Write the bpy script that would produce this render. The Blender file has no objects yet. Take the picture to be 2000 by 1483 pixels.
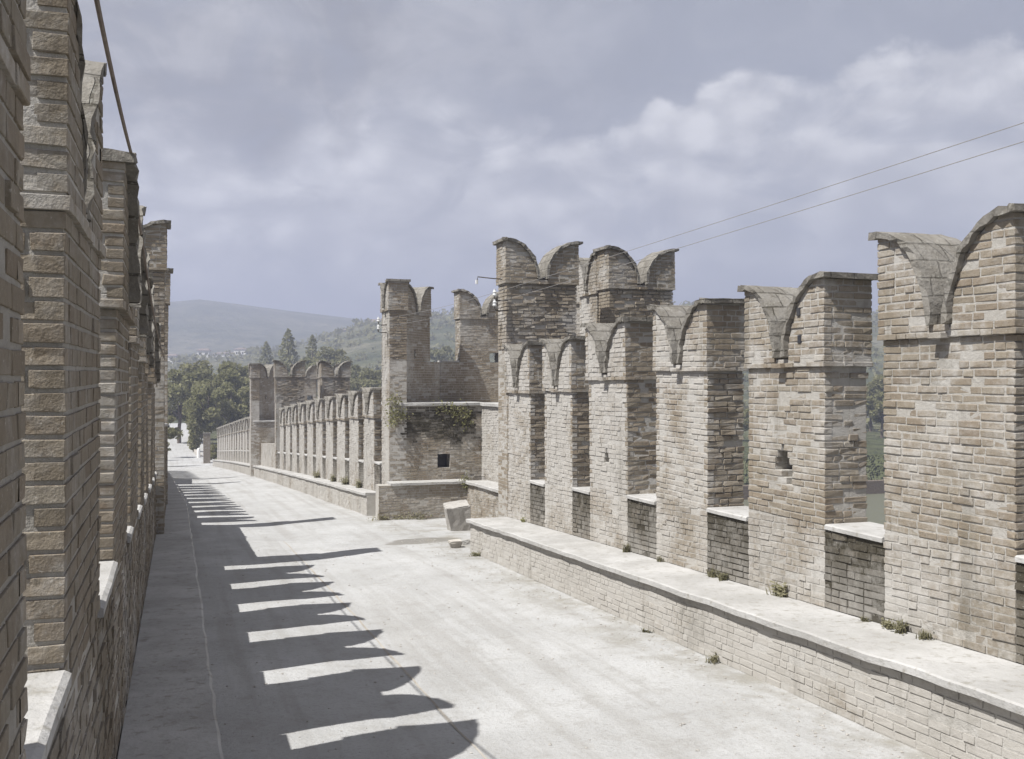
import bpy, bmesh, math, random
import numpy as np
from mathutils import Vector, Matrix

R = math.radians
rnd = random.Random(7)
scn = bpy.context.scene
col = scn.collection

# ------------------------------------------------------------------ camera
F, CX, CY = 1930.0, 1000.0, 745.0        # focal length and principal point in photo pixels (2000 wide)
YAW = 18.8
CT, ST = math.cos(R(YAW)), math.sin(R(YAW))
cam_d = bpy.data.cameras.new('camera')
cam_d.sensor_width = 36.0
cam_d.lens = F / 2000 * 36
cam_d.clip_start = 0.05
cam_d.clip_end = 20000
cam = bpy.data.objects.new('camera', cam_d)
cam.location = (0, 0, 0)
cam.rotation_euler = (R(90.1), 0, R(-YAW))
col.objects.link(cam)
scn.camera = cam

# ------------------------------------------------------------------ sun and sky
SUN_EL, SUN_AZ = 56.0, 72.5                # light travels towards azimuth 72.5 deg right of the road axis (+Y)
ldir = Vector((math.sin(R(SUN_AZ)) * math.cos(R(SUN_EL)), math.cos(R(SUN_AZ)) * math.cos(R(SUN_EL)), -math.sin(R(SUN_EL))))
sun_d = bpy.data.lights.new('sun', 'SUN')
sun_d.energy = 5.0
sun_d.angle = R(0.5)
sun_d.color = (1.0, 0.985, 0.965)
sun = bpy.data.objects.new('sun', sun_d)
sun.rotation_euler = ldir.to_track_quat('-Z', 'Y').to_euler()
sun.location = (-20, -10, 30)
col.objects.link(sun)

scn.view_settings.view_transform = 'Standard'
scn.view_settings.look = 'None'
scn.view_settings.exposure = 0.74
scn.view_settings.gamma = 1.0
scn.cycles.volume_bounces = 1
scn.cycles.max_bounces = 6


class NT:
    """small helper round a node tree"""
    def __init__(s, tree):
        s.t = tree
        s.n = tree.nodes
        s.l = tree.links

    def new(s, typ, **kw):
        n = s.n.new(typ)
        for k, v in kw.items():
            setattr(n, k, v)
        return n

    def put(s, sock, v):
        if v is None:
            return
        if isinstance(v, bpy.types.NodeSocket):
            s.l.new(v, sock)
        elif isinstance(v, (tuple, list)) and sock.type == 'RGBA' and len(v) == 3:
            sock.default_value = (*v, 1)
        else:
            sock.default_value = v

    def math(s, op, a, b=None, c=None, clamp=False):
        n = s.new('ShaderNodeMath', operation=op, use_clamp=clamp)
        for i, v in enumerate((a, b, c)):
            if v is not None:
                s.put(n.inputs[i], v)
        return n.outputs[0]

    def mix(s, f, a, b, blend='MIX'):
        n = s.new('ShaderNodeMix', data_type='RGBA', blend_type=blend)
        s.put(n.inputs[0], f)
        s.put(n.inputs[6], a)
        s.put(n.inputs[7], b)
        return n.outputs[2]

    def noise(s, vec, scale, detail=4.0, rough=0.55, dist=0.0):
        n = s.new('ShaderNodeTexNoise')
        s.put(n.inputs['Vector'], vec)
        n.inputs['Scale'].default_value = scale
        n.inputs['Detail'].default_value = detail
        n.inputs['Roughness'].default_value = rough
        n.inputs['Distortion'].default_value = dist
        return n.outputs['Fac']

    def ramp(s, f, a, b, lo=0.0, hi=1.0, smooth=True):
        n = s.new('ShaderNodeMapRange', interpolation_type='SMOOTHSTEP' if smooth else 'LINEAR')
        s.put(n.inputs[0], f)
        for i, v in zip((1, 2, 3, 4), (a, b, lo, hi)):
            n.inputs[i].default_value = v
        return n.outputs[0]

    def colramp(s, f, stops, interp='LINEAR'):
        n = s.new('ShaderNodeValToRGB')
        n.color_ramp.interpolation = interp
        e = n.color_ramp.elements
        while len(e) < len(stops):
            e.new(0.5)
        for i, (p, c) in enumerate(stops):
            e[i].position = p
            e[i].color = (*c, 1)
        s.put(n.inputs[0], f)
        return n.outputs[0]


def px_az(x):
    return YAW + math.degrees(math.atan((x - CX) / F))


def px_el(x, y):
    return math.degrees(math.atan((CY - y) / math.hypot(F, x - CX)))


def build_world():
    w = bpy.data.worlds.new('World')
    scn.world = w
    w.use_nodes = True
    t = NT(w.node_tree)
    t.n.clear()
    out = t.new('ShaderNodeOutputWorld')
    bg = t.new('ShaderNodeBackground')
    bg.inputs[1].default_value = 0.092
    t.l.new(bg.outputs[0], out.inputs[0])
    sky = t.new('ShaderNodeTexSky', sky_type='NISHITA')
    sky.sun_disc = False
    sky.sun_elevation = R(SUN_EL)
    sky.sun_rotation = R(SUN_AZ + 180)
    sky.dust_density = 2.0
    tc = t.new('ShaderNodeTexCoord')
    sep = t.new('ShaderNodeSeparateXYZ')
    t.l.new(tc.outputs['Generated'], sep.inputs[0])
    x, y, z = sep.outputs
    az = t.math('MULTIPLY', t.math('ARCTAN2', x, y), 180 / math.pi)
    el = t.math('MULTIPLY', t.math('ARCSINE', z), 180 / math.pi)
    # cloud coordinates: azimuth and elevation in units of ten degrees
    cv = t.new('ShaderNodeCombineXYZ')
    t.put(cv.inputs[0], t.math('MULTIPLY', az, 0.1))
    t.put(cv.inputs[1], t.math('MULTIPLY', el, 0.16))
    P = cv.outputs[0]
    big = t.noise(P, 0.9, 5, 0.55, 0.3)
    fine = t.noise(P, 3.2, 7, 0.6, 0.2)
    wisp = t.noise(P, 1.6, 8, 0.62, 0.8)
    # top edge of the cumulus bank as elevation over azimuth
    pts = [(0, 330), (200, 320), (300, 300), (400, 322), (500, 345), (570, 300), (615, 240), (670, 290), (720, 215), (760, 205),
           (860, 215), (905, 248), (1000, 255), (1100, 272), (1170, 280), (1200, 238), (1245, 226), (1285, 194), (1320, 214),
           (1365, 182), (1420, 160), (1470, 138), (1530, 156), (1570, 172), (1650, 132), (1740, 100), (2000, 85)]
    A0, A1, E1 = -15.0, 50.0, 26.0
    fc = t.new('ShaderNodeFloatCurve')
    c = fc.mapping.curves[0]
    for i, (px, py) in enumerate(pts):
        u, v = (px_az(px) - A0) / (A1 - A0), px_el(px, py) / E1
        if i < 2:
            c.points[i].location = (u, v)
        else:
            c.points.new(u, v)
    fc.mapping.use_clip = False
    fc.mapping.update()
    t.put(fc.inputs['Factor'], 1.0)
    t.put(fc.inputs['Value'], t.ramp(az, A0, A1, 0, 1, smooth=False))
    edge = t.math('MULTIPLY', fc.outputs[0], E1)
    vor = t.new('ShaderNodeTexVoronoi', feature='SMOOTH_F1')
    t.put(vor.inputs['Vector'], P)
    vor.inputs['Scale'].default_value = 4.6
    vor.inputs['Smoothness'].default_value = 1.0
    lump = t.math('MULTIPLY', t.math('SUBTRACT', 0.45, vor.outputs['Distance']), 1.3)
    wob = t.math('ADD', t.math('MULTIPLY', t.math('SUBTRACT', fine, 0.5), 2.6), lump)
    depth = t.math('ADD', t.math('SUBTRACT', edge, el), wob)        # degrees under the edge
    sharp = t.ramp(az, 15, 25, 2.0, 0.45)                           # soft to the left, crisp heap to the right
    m = t.new('ShaderNodeMapRange', interpolation_type='SMOOTHSTEP')
    t.put(m.inputs[0], depth)
    t.put(m.inputs[1], t.math('MULTIPLY', sharp, -1.0))
    t.put(m.inputs[2], sharp)
    cum = m.outputs[0]
    fade = t.ramp(depth, 3.0, 15.0, 1.0, 0.30)
    body = t.math('MULTIPLY', t.math('MULTIPLY', cum, fade), t.ramp(wisp, 0.32, 0.54, 0.45, 1.0))
    blue = t.mix(t.ramp(el, 0, 14), (3.1, 3.22, 3.6), (2.45, 2.54, 2.84))
    base = t.mix(0.12, blue, sky.outputs[0])
    grey = t.mix(t.ramp(t.math('ADD', t.math('MULTIPLY', big, 0.6), t.math('MULTIPLY', wisp, 0.4)), 0.4, 0.62), (1.75, 1.76, 1.84), (3.5, 3.5, 3.6))
    left = t.math('MULTIPLY', t.ramp(az, 4, 34, 1.0, 0.25), t.ramp(el, 5, 11, 0.15, 1.0))
    left = t.math('MULTIPLY', left, t.ramp(wisp, 0.3, 0.6, 0.5, 1.0))
    c1 = t.mix(left, base, grey)
    white = t.mix(t.ramp(t.math('ADD', t.math('MULTIPLY', fine, 0.55), t.math('MULTIPLY', t.math('SUBTRACT', 0.75, vor.outputs['Distance']), 0.45)), 0.26, 0.62), (3.75, 3.8, 4.0), (5.7, 5.7, 5.8))
    c2 = t.mix(body, c1, white)
    low = t.math('MULTIPLY', t.ramp(el, 7, 1, 0, 0.4), t.ramp(wisp, 0.4, 0.7))
    c3 = t.mix(low, c2, (3.2, 3.4, 4.1))
    far = t.math('MAXIMUM', t.ramp(el, 24, 42), t.ramp(t.math('ABSOLUTE', az), 62, 110))
    over = t.mix(t.ramp(wisp, 0.5, 0.66), (2.2, 2.25, 2.45), (3.7, 3.7, 3.8))
    c4 = t.mix(t.math('MULTIPLY', far, 0.85), c3, over)
    t.put(bg.inputs[0], c4)


build_world()

# ------------------------------------------------------------------ materials
MAT = {}


def new_mat(name):
    m = bpy.data.materials.new(name)
    m.use_nodes = True
    t = NT(m.node_tree)
    b = t.n['Principled BSDF']
    b.inputs['Roughness'].default_value = 0.92
    b.inputs['Specular IOR Level'].default_value = 0.15
    MAT[name] = m
    geo = t.new('ShaderNodeNewGeometry')
    return t, b, geo


def bump(t, b, h, strength=0.5, dist=0.02):
    n = t.new('ShaderNodeBump')
    n.inputs['Strength'].default_value = strength
    n.inputs['Distance'].default_value = dist
    t.put(n.inputs['Height'], h)
    t.l.new(n.outputs[0], b.inputs['Normal'])


def brick_mats():
    for name in ('brick', 'mortar'):
        t, b, geo = new_mat(name)
        P = geo.outputs['Position']
        isl = geo.outputs['Random Per Island']
        if name == 'brick':
            c = t.colramp(isl, [(0.0, (0.198, 0.155, 0.108)), (0.16, (0.220, 0.178, 0.127)), (0.34, (0.246, 0.207, 0.153)),
                                (0.52, (0.226, 0.185, 0.134)), (0.68, (0.262, 0.225, 0.170)), (0.86, (0.237, 0.190, 0.136)),
                                (1.0, (0.285, 0.253, 0.20))])
            c = t.mix(t.ramp(t.noise(P, 34, 3), 0.35, 0.7, 0, 0.4), c, (0.165, 0.132, 0.095))
        else:
            c = t.mix(t.noise(P, 22, 4), (0.30, 0.277, 0.238), (0.43, 0.408, 0.368))
        # lime wash that lies over brick and joint alike
        lime = t.math('ADD', t.noise(P, 1.1, 6, 0.62, 0.4), t.math('MULTIPLY', t.math('SUBTRACT', t.noise(P, 14, 5, 0.7), 0.5), 0.5))
        wa = t.new('ShaderNodeAttribute')
        wa.attribute_name = 'wash'
        lime = t.math('ADD', lime, t.math('MULTIPLY', wa.outputs['Fac'], 0.16))
        lime = t.ramp(lime, 0.40, 0.76, 0.06, 0.80)
        c = t.mix(lime, c, t.mix(t.noise(P, 3.0, 4), (0.40, 0.38, 0.345), (0.51, 0.495, 0.465)))
        # soot and lichen
        soot = t.math('ADD', t.noise(P, 0.75, 5, 0.6), t.math('MULTIPLY', t.math('SUBTRACT', t.noise(P, 9, 5, 0.7), 0.5), 0.45))
        soot = t.ramp(soot, 0.52, 0.80, 0.0, 0.5)
        c = t.mix(soot, c, (0.12, 0.106, 0.08))
        # long rain streaks
        sx = t.new('ShaderNodeMapping')
        t.put(sx.inputs['Vector'], P)
        sx.inputs['Scale'].default_value = (5.5, 5.5, 0.35)
        streak = t.ramp(t.noise(sx.outputs[0], 1.0, 5, 0.6), 0.54, 0.74, 0, 0.38)
        c = t.mix(streak, c, (0.125, 0.112, 0.086))
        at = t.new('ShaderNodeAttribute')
        at.attribute_name = 'stain'  # weather stains, plus the shade painted on the left parapet
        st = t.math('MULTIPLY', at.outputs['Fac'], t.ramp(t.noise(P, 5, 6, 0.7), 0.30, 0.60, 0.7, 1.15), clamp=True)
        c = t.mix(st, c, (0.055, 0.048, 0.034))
        sp = t.ramp(t.noise(P, 60, 2), 0.66, 0.74)
        c = t.mix(t.math('MULTIPLY', sp, 0.4), c, (0.55, 0.53, 0.48))
        t.put(b.inputs['Base Color'], c)
        h = t.math('ADD', t.noise(P, 28, 5, 0.65), t.math('MULTIPLY', t.noise(P, 110, 3), 0.4))
        bump(t, b, h, 0.9 if name == 'mortar' else 0.6, 0.012)


brick_mats()


def simple(name, lo, hi, scale, spots=None, bumpiness=0.5, rough=0.92, dist=0.015, detail=6):
    t, b, geo = new_mat(name)
    P = geo.outputs['Position']
    n1 = t.noise(P, scale, detail, 0.62, 0.3)
    c = t.mix(t.ramp(n1, 0.3, 0.7), lo, hi)
    if spots:
        c = t.mix(t.ramp(t.noise(P, scale * 7, 4, 0.7), 0.52, 0.7, 0, 0.75), c, spots)
    t.put(b.inputs['Base Color'], c)
    b.inputs['Roughness'].default_value = rough
    if bumpiness:
        bump(t, b, t.math('ADD', t.noise(P, scale * 12, 5, 0.65), n1), bumpiness, dist)
    return t, b, geo


def coping_mat():
    t, b, geo = new_mat('coping_stone')
    P = geo.outputs['Position']
    tc = t.new('ShaderNodeTexCoord')
    sp = t.new('ShaderNodeSeparateXYZ')
    t.l.new(tc.outputs['Object'], sp.inputs[0])
    cv = t.new('ShaderNodeCombineXYZ')
    t.put(cv.inputs[0], t.math('ADD', sp.outputs[1], t.math('MULTIPLY', t.math('SUBTRACT', t.noise(P, 3, 3), 0.5), 0.10)))
    t.put(cv.inputs[1], t.math('ADD', sp.outputs[2], t.math('MULTIPLY', t.math('SUBTRACT', t.noise(P, 2.2, 3), 0.5), 0.07)))
    br = t.new('ShaderNodeTexBrick')
    t.put(br.inputs['Vector'], cv.outputs[0])
    for k, v in (('Scale', 1.0), ('Mortar Size', 0.009), ('Mortar Smooth', 0.4), ('Brick Width', 0.30), ('Row Height', 0.17), ('Bias', 0.0)):
        br.inputs[k].default_value = v
    br.inputs['Color1'].default_value = (0.155, 0.142, 0.12, 1)
    br.inputs['Color2'].default_value = (0.225, 0.208, 0.178, 1)
    br.inputs['Mortar'].default_value = (0.075, 0.067, 0.052, 1)
    c = t.mix(t.ramp(t.noise(P, 4, 6, 0.65), 0.38, 0.66, 0, 0.65), br.outputs['Color'], (0.255, 0.24, 0.215))
    c = t.mix(t.ramp(t.noise(P, 22, 4, 0.7), 0.54, 0.70, 0, 0.6), c, (0.33, 0.32, 0.28))
    c = t.mix(t.ramp(t.noise(P, 9, 5, 0.7), 0.56, 0.72, 0, 0.6), c, (0.10, 0.088, 0.066))
    t.put(b.inputs['Base Color'], c)
    h = t.math('SUBTRACT', t.math('ADD', t.noise(P, 30, 5, 0.65), t.noise(P, 6, 3)), t.math('MULTIPLY', br.outputs['Fac'], 1.2))
    bump(t, b, h, 0.9, 0.016)


coping_mat()
simple('slab_stone', (0.335, 0.325, 0.305), (0.455, 0.445, 0.425), 1.3, (0.25, 0.235, 0.20), 0.9)
simple('pale_stone', (0.36, 0.33, 0.29), (0.50, 0.47, 0.42), 4.0, (0.24, 0.22, 0.18), 0.8)
simple('block_stone', (0.34, 0.32, 0.29), (0.44, 0.42, 0.385), 5.0, (0.24, 0.22, 0.19), 0.8)
simple('iron', (0.05, 0.045, 0.04), (0.10, 0.085, 0.07), 20, None, 0.2, 0.6)
simple('wire_metal', (0.24, 0.23, 0.22), (0.30, 0.29, 0.27), 20, None, 0, 0.5)
simple('cable_rubber', (0.16, 0.13, 0.11), (0.22, 0.18, 0.15), 20, None, 0, 0.7)
simple('porcelain', (0.55, 0.55, 0.54), (0.62, 0.62, 0.60), 8, None, 0, 0.25)
simple('plaster_white', (0.72, 0.70, 0.66), (0.80, 0.78, 0.74), 0.6, None, 0.2)
simple('roof_tile', (0.17, 0.14, 0.125), (0.24, 0.20, 0.175), 2.0, None, 0.3)
simple('window_dark', (0.04, 0.04, 0.045), (0.07, 0.07, 0.07), 2.0, None, 0, 0.3)
simple('bark', (0.10, 0.08, 0.06), (0.17, 0.14, 0.11), 6.0, None, 0.8)
simple('soil_floor', (0.30, 0.27, 0.23), (0.42, 0.39, 0.34), 2.0, (0.22, 0.2, 0.16), 0.6)


def road_mat():
    t, b, geo = new_mat('road_gravel')
    P = geo.outputs['Position']
    n1 = t.noise(P, 0.55, 6, 0.6, 0.3)
    n2 = t.noise(P, 26, 4, 0.7)
    n3 = t.noise(P, 120, 2, 0.6)
    c = t.mix(t.ramp(n1, 0.3, 0.7), (0.37, 0.367, 0.355), (0.455, 0.453, 0.442))
    c = t.mix(t.ramp(n2, 0.48, 0.70, 0, 0.45), c, (0.26, 0.247, 0.225))
    c = t.mix(t.ramp(n3, 0.56, 0.70, 0, 0.5), c, (0.20, 0.188, 0.168))
    c = t.mix(t.ramp(t.noise(P, 3.1, 6, 0.7), 0.50, 0.68, 0, 0.42), c, (0.275, 0.262, 0.237))
    # a wet patch before the recess
    sep = t.new('ShaderNodeSeparateXYZ')
    t.l.new(P, sep.inputs[0])
    dx = t.math('DIVIDE', t.math('SUBTRACT', sep.outputs[0], 5.35), 0.95)
    dy = t.math('DIVIDE', t.math('SUBTRACT', sep.outputs[1], 21.7), 0.62)
    rr = t.math('SQRT', t.math('ADD', t.math('MULTIPLY', dx, dx), t.math('MULTIPLY', dy, dy)))
    rr = t.math('ADD', rr, t.math('MULTIPLY', t.math('SUBTRACT', t.noise(P, 2.2, 5), 0.5), 1.1))
    wet = t.ramp(rr, 0.75, 1.05, 0.75, 0.0)
    c = t.mix(wet, c, (0.15, 0.138, 0.115))
    # dirt washed to the foot of the right bench
    dirt = t.math('MULTIPLY', t.ramp(sep.outputs[0], 4.3, 5.7), t.ramp(t.noise(P, 1.7, 6, 0.7), 0.42, 0.66, 0, 0.6))
    c = t.mix(dirt, c, (0.215, 0.195, 0.15))
    # long wheel tracks
    st = t.new('ShaderNodeCombineXYZ')
    t.put(st.inputs[0], t.math('MULTIPLY', sep.outputs[0], 3.2))
    t.put(st.inputs[1], t.math('MULTIPLY', sep.outputs[1], 0.12))
    c = t.mix(t.ramp(t.noise(st.outputs[0], 1.0, 4), 0.46, 0.68, 0, 0.4), c, (0.265, 0.252, 0.228))
    t.put(b.inputs['Base Color'], c)
    h = t.math('ADD', t.math('MULTIPLY', n2, 0.6), t.math('ADD', t.math('MULTIPLY', n3, 0.25), t.noise(P, 5, 4)))
    bump(t, b, h, 0.7, 0.03)


road_mat()


def terrain_mat():
    t, b, geo = new_mat('hillside')
    P = geo.outputs['Position']
    n = t.noise(P, 0.012, 8, 0.68)
    n2 = t.noise(P, 0.07, 6, 0.7)
    c = t.colramp(n, [(0.30, (0.07, 0.08, 0.036)), (0.45, (0.115, 0.12, 0.062)), (0.55, (0.18, 0.172, 0.105)), (0.7, (0.26, 0.24, 0.17))])
    c = t.mix(t.ramp(n2, 0.46, 0.6, 0, 0.7), c, (0.07, 0.08, 0.038))
    t.put(b.inputs['Base Color'], c)
    bump(t, b, n2, 1.0, 12.0)


terrain_mat()


def water_mat():
    t, b, geo = new_mat('river_water')
    b.inputs['Base Color'].default_value = (0.115, 0.115, 0.08, 1)
    b.inputs['Roughness'].default_value = 0.55
    b.inputs['Specular IOR Level'].default_value = 0.12
    bump(t, b, t.noise(geo.outputs['Position'], 1.2, 4), 0.4, 0.15)


water_mat()


def leaf_mat(name, stops):
    t, b, geo = new_mat(name)
    c = t.colramp(geo.outputs['Random Per Island'], stops)
    c = t.mix(t.ramp(t.noise(geo.outputs['Position'], 0.35, 4), 0.35, 0.65, 0, 0.5), c, stops[0][1])
    t.put(b.inputs['Base Color'], c)
    b.inputs['Roughness'].default_value = 0.7
    tr = t.new('ShaderNodeBsdfTranslucent')
    t.put(tr.inputs[0], c)
    mx = t.new('ShaderNodeMixShader')
    mx.inputs[0].default_value = 0.5
    t.l.new(b.outputs[0], mx.inputs[1])
    t.l.new(tr.outputs[0], mx.inputs[2])
    t.l.new(mx.outputs[0], t.n['Material Output'].inputs[0])


leaf_mat('leaf_green', [(0.0, (0.185, 0.185, 0.085)), (0.5, (0.27, 0.265, 0.13)), (1.0, (0.37, 0.345, 0.195))])
leaf_mat('leaf_dark', [(0.0, (0.175, 0.172, 0.08)), (0.5, (0.255, 0.245, 0.12)), (1.0, (0.34, 0.32, 0.18))])
leaf_mat('leaf_dry', [(0.0, (0.20, 0.19, 0.11)), (0.5, (0.28, 0.26, 0.165)), (1.0, (0.36, 0.335, 0.235))])

# ------------------------------------------------------------------ object helpers


def link(name, me, parent=None, loc=None):
    o = bpy.data.objects.new(name, me)
    col.objects.link(o)
    if loc is not None:
        o.location = loc
    if parent is not None:
        o.parent = parent
    return o


def tag(o, label=None, cat=None, group=None, kind=None):
    for k, v in (('label', label), ('category', cat), ('group', group), ('kind', kind)):
        if v:
            o[k] = v
    return o


def thing(name, label, cat, loc=(0, 0, 0), group=None):
    return tag(link(name, None, None, loc), label, cat, group)


class MB:
    """collects loose vertices and faces for one mesh"""
    def __init__(s):
        s.v, s.f, s.mi, s.st, s.wa = [], [], [], [], []
        s.wash = 0.0
        s.dirt = 0.0  # least stain per vertex; carries painted shade for the left parapet

    def add(s, vs, fs, mi=0, stain=0.0):
        o = len(s.v)
        s.v.extend(vs)
        s.st.extend(stain if isinstance(stain, (list, tuple)) else [max(stain, s.dirt)] * len(vs))  # s.dirt: painted shade of the left parapet, stored with the stain
        s.wa.extend([s.wash] * len(vs))
        for f in fs:
            s.f.append([i + o for i in f])
            s.mi.append(mi)

    def box(s, a, b, mi=0, j=0.0, stain=0.0):
        (x0, y0, z0), (x1, y1, z1) = a, b
        vs = [(x0, y0, z0), (x1, y0, z0), (x1, y1, z0), (x0, y1, z0), (x0, y0, z1), (x1, y0, z1), (x1, y1, z1), (x0, y1, z1)]
        if j:
            vs = [(x + rnd.uniform(-j, j), y + rnd.uniform(-j, j), z + rnd.uniform(-j, j)) for x, y, z in vs]
        s.add(vs, [(0, 3, 2, 1), (4, 5, 6, 7), (0, 1, 5, 4), (1, 2, 6, 5), (2, 3, 7, 6), (3, 0, 4, 7)], mi, stain)

    def prism(s, prof, y0, y1, mi=0, axis='y'):
        """profile in (x, z), counter-clockwise seen from -y, extruded from y0 to y1"""
        n = len(prof)
        vs = [(x, y0, z) for x, z in prof] + [(x, y1, z) for x, z in prof]
        fs = [tuple(range(n)), tuple(range(2 * n - 1, n - 1, -1))]
        fs += [(i, n + i, n + (i + 1) % n, (i + 1) % n) for i in range(n)]
        s.add(vs, fs, mi)

    def tube(s, pts, r, seg=6, mi=0):
        pts = [Vector(p) for p in pts]
        rs = r if isinstance(r, (list, tuple)) else [r] * len(pts)
        rings = []
        for i, p in enumerate(pts):
            d = (pts[min(i + 1, len(pts) - 1)] - pts[max(i - 1, 0)]).normalized()
            a = d.orthogonal().normalized()
            if i and abs(a.dot(rings[-1][1])) < 0.3:
                a = rings[-1][1]
                a = (a - d * a.dot(d)).normalized()
            b = d.cross(a)
            rings.append(([tuple(p + (a * math.cos(k * 2 * math.pi / seg) + b * math.sin(k * 2 * math.pi / seg)) * rs[i]) for k in range(seg)], a))
        vs = [v for rg, _ in rings for v in rg]
        fs = []
        for i in range(len(pts) - 1):
            for k in range(seg):
                a, b = i * seg + k, i * seg + (k + 1) % seg
                fs.append((a, b, b + seg, a + seg))
        fs.append(tuple(range(seg - 1, -1, -1)))
        fs.append(tuple(range((len(pts) - 1) * seg, len(pts) * seg)))
        s.add(vs, fs, mi)

    def mesh(s, name, *mats):
        me = bpy.data.meshes.new(name)
        me.from_pydata(s.v, [], s.f)
        for m in mats:
            me.materials.append(MAT[m])
        me.polygons.foreach_set('material_index', s.mi)
        for nm, vals in (('stain', s.st), ('wash', s.wa)):
            if any(vals):
                a = me.attributes.new(nm, 'FLOAT', 'POINT')
                a.data.foreach_set('value', [float(q) for q in vals])
        me.update()
        return me

    def build(s, name, mats, parent=None, loc=None):
        if isinstance(mats, str):
            mats = (mats,)
        return link(name, s.mesh(name, *mats), parent, loc)


# ------------------------------------------------------------------ brickwork
COURSE, BH = 0.074, 0.0575
INSET = 0.0055                                # mortar lies this far behind the nominal face


def brick(mb, p, u, n, length, zlo, zhi, dz0=0.0, dz1=0.0, depth=0.09, stain=0.0, rough=1.0):
    """one brick: p = (x, y) of its left lower front corner, u along, n outward; dz0/dz1 shear its two ends"""
    pr = rnd.gauss(0.0005, 0.0032) * rough
    q = rnd.random()
    if q < 0.045 and rough < 1.3:
        pr = -0.014
    elif q < 0.05 and rough > 1.3:
        pr = -0.05
    elif q > 0.97:
        pr += 0.007
    vs = []
    for off, jj in ((pr, 0.004 * rough), (-depth, 0.0)):
        for a, dz in ((0.0, dz0), (length, dz1)):
            for z in (zlo, zhi):
                ja, jn, jz = (rnd.uniform(-jj, jj) for _ in range(3))
                vs.append((p[0] + u[0] * (a + ja) + n[0] * (off + jn), p[1] + u[1] * (a + ja) + n[1] * (off + jn), z + dz + jz))
    mb.add(vs, [(0, 2, 3, 1), (0, 1, 5, 4), (2, 6, 7, 3), (1, 3, 7, 5), (0, 4, 6, 2)], 0, stain)


def row(length, joint=0.016):
    """splits one course into bricks: list of (start, length)"""
    out, s = [], 0.0
    first = rnd.choice((0.12, 0.25, 0.19))
    k = 0
    while s < length - 1e-6:
        w = first if k == 0 else rnd.choice((0.25, 0.125, 0.255, 0.24, 0.13, 0.26))
        w = min(w, length - s)
        if length - s - w < 0.075:
            w = length - s
        out.append((s, w - (joint if s + w < length - 1e-6 else 0)))
        s += w
        k += 1
    if rnd.random() < 0.5:
        out = [(max(0.0, length - a_ - w_), w_) for a_, w_ in reversed(out)]
    return out


def face_level(mb, p, u, n, length, z0, z1, clip=None, skip=None, rough=1.0):
    """level brick face; clip(z) -> list of (a, b) spans that have wall at height z"""
    k = 0
    z = z0
    while z < z1 - 0.02:
        zt = min(z + BH, z1)
        spans = clip(0.5 * (z + zt)) if clip else [(0.0, length)]
        for a, b in spans:
            if b - a < 0.03:
                continue
            for s, w in row(b - a):
                if skip and skip(a + s, a + s + w, z, zt):
                    continue
                brick(mb, (p[0] + u[0] * (a + s), p[1] + u[1] * (a + s)), u, n, w, z, zt, rough=rough)
        z += COURSE
        k += 1


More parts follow.
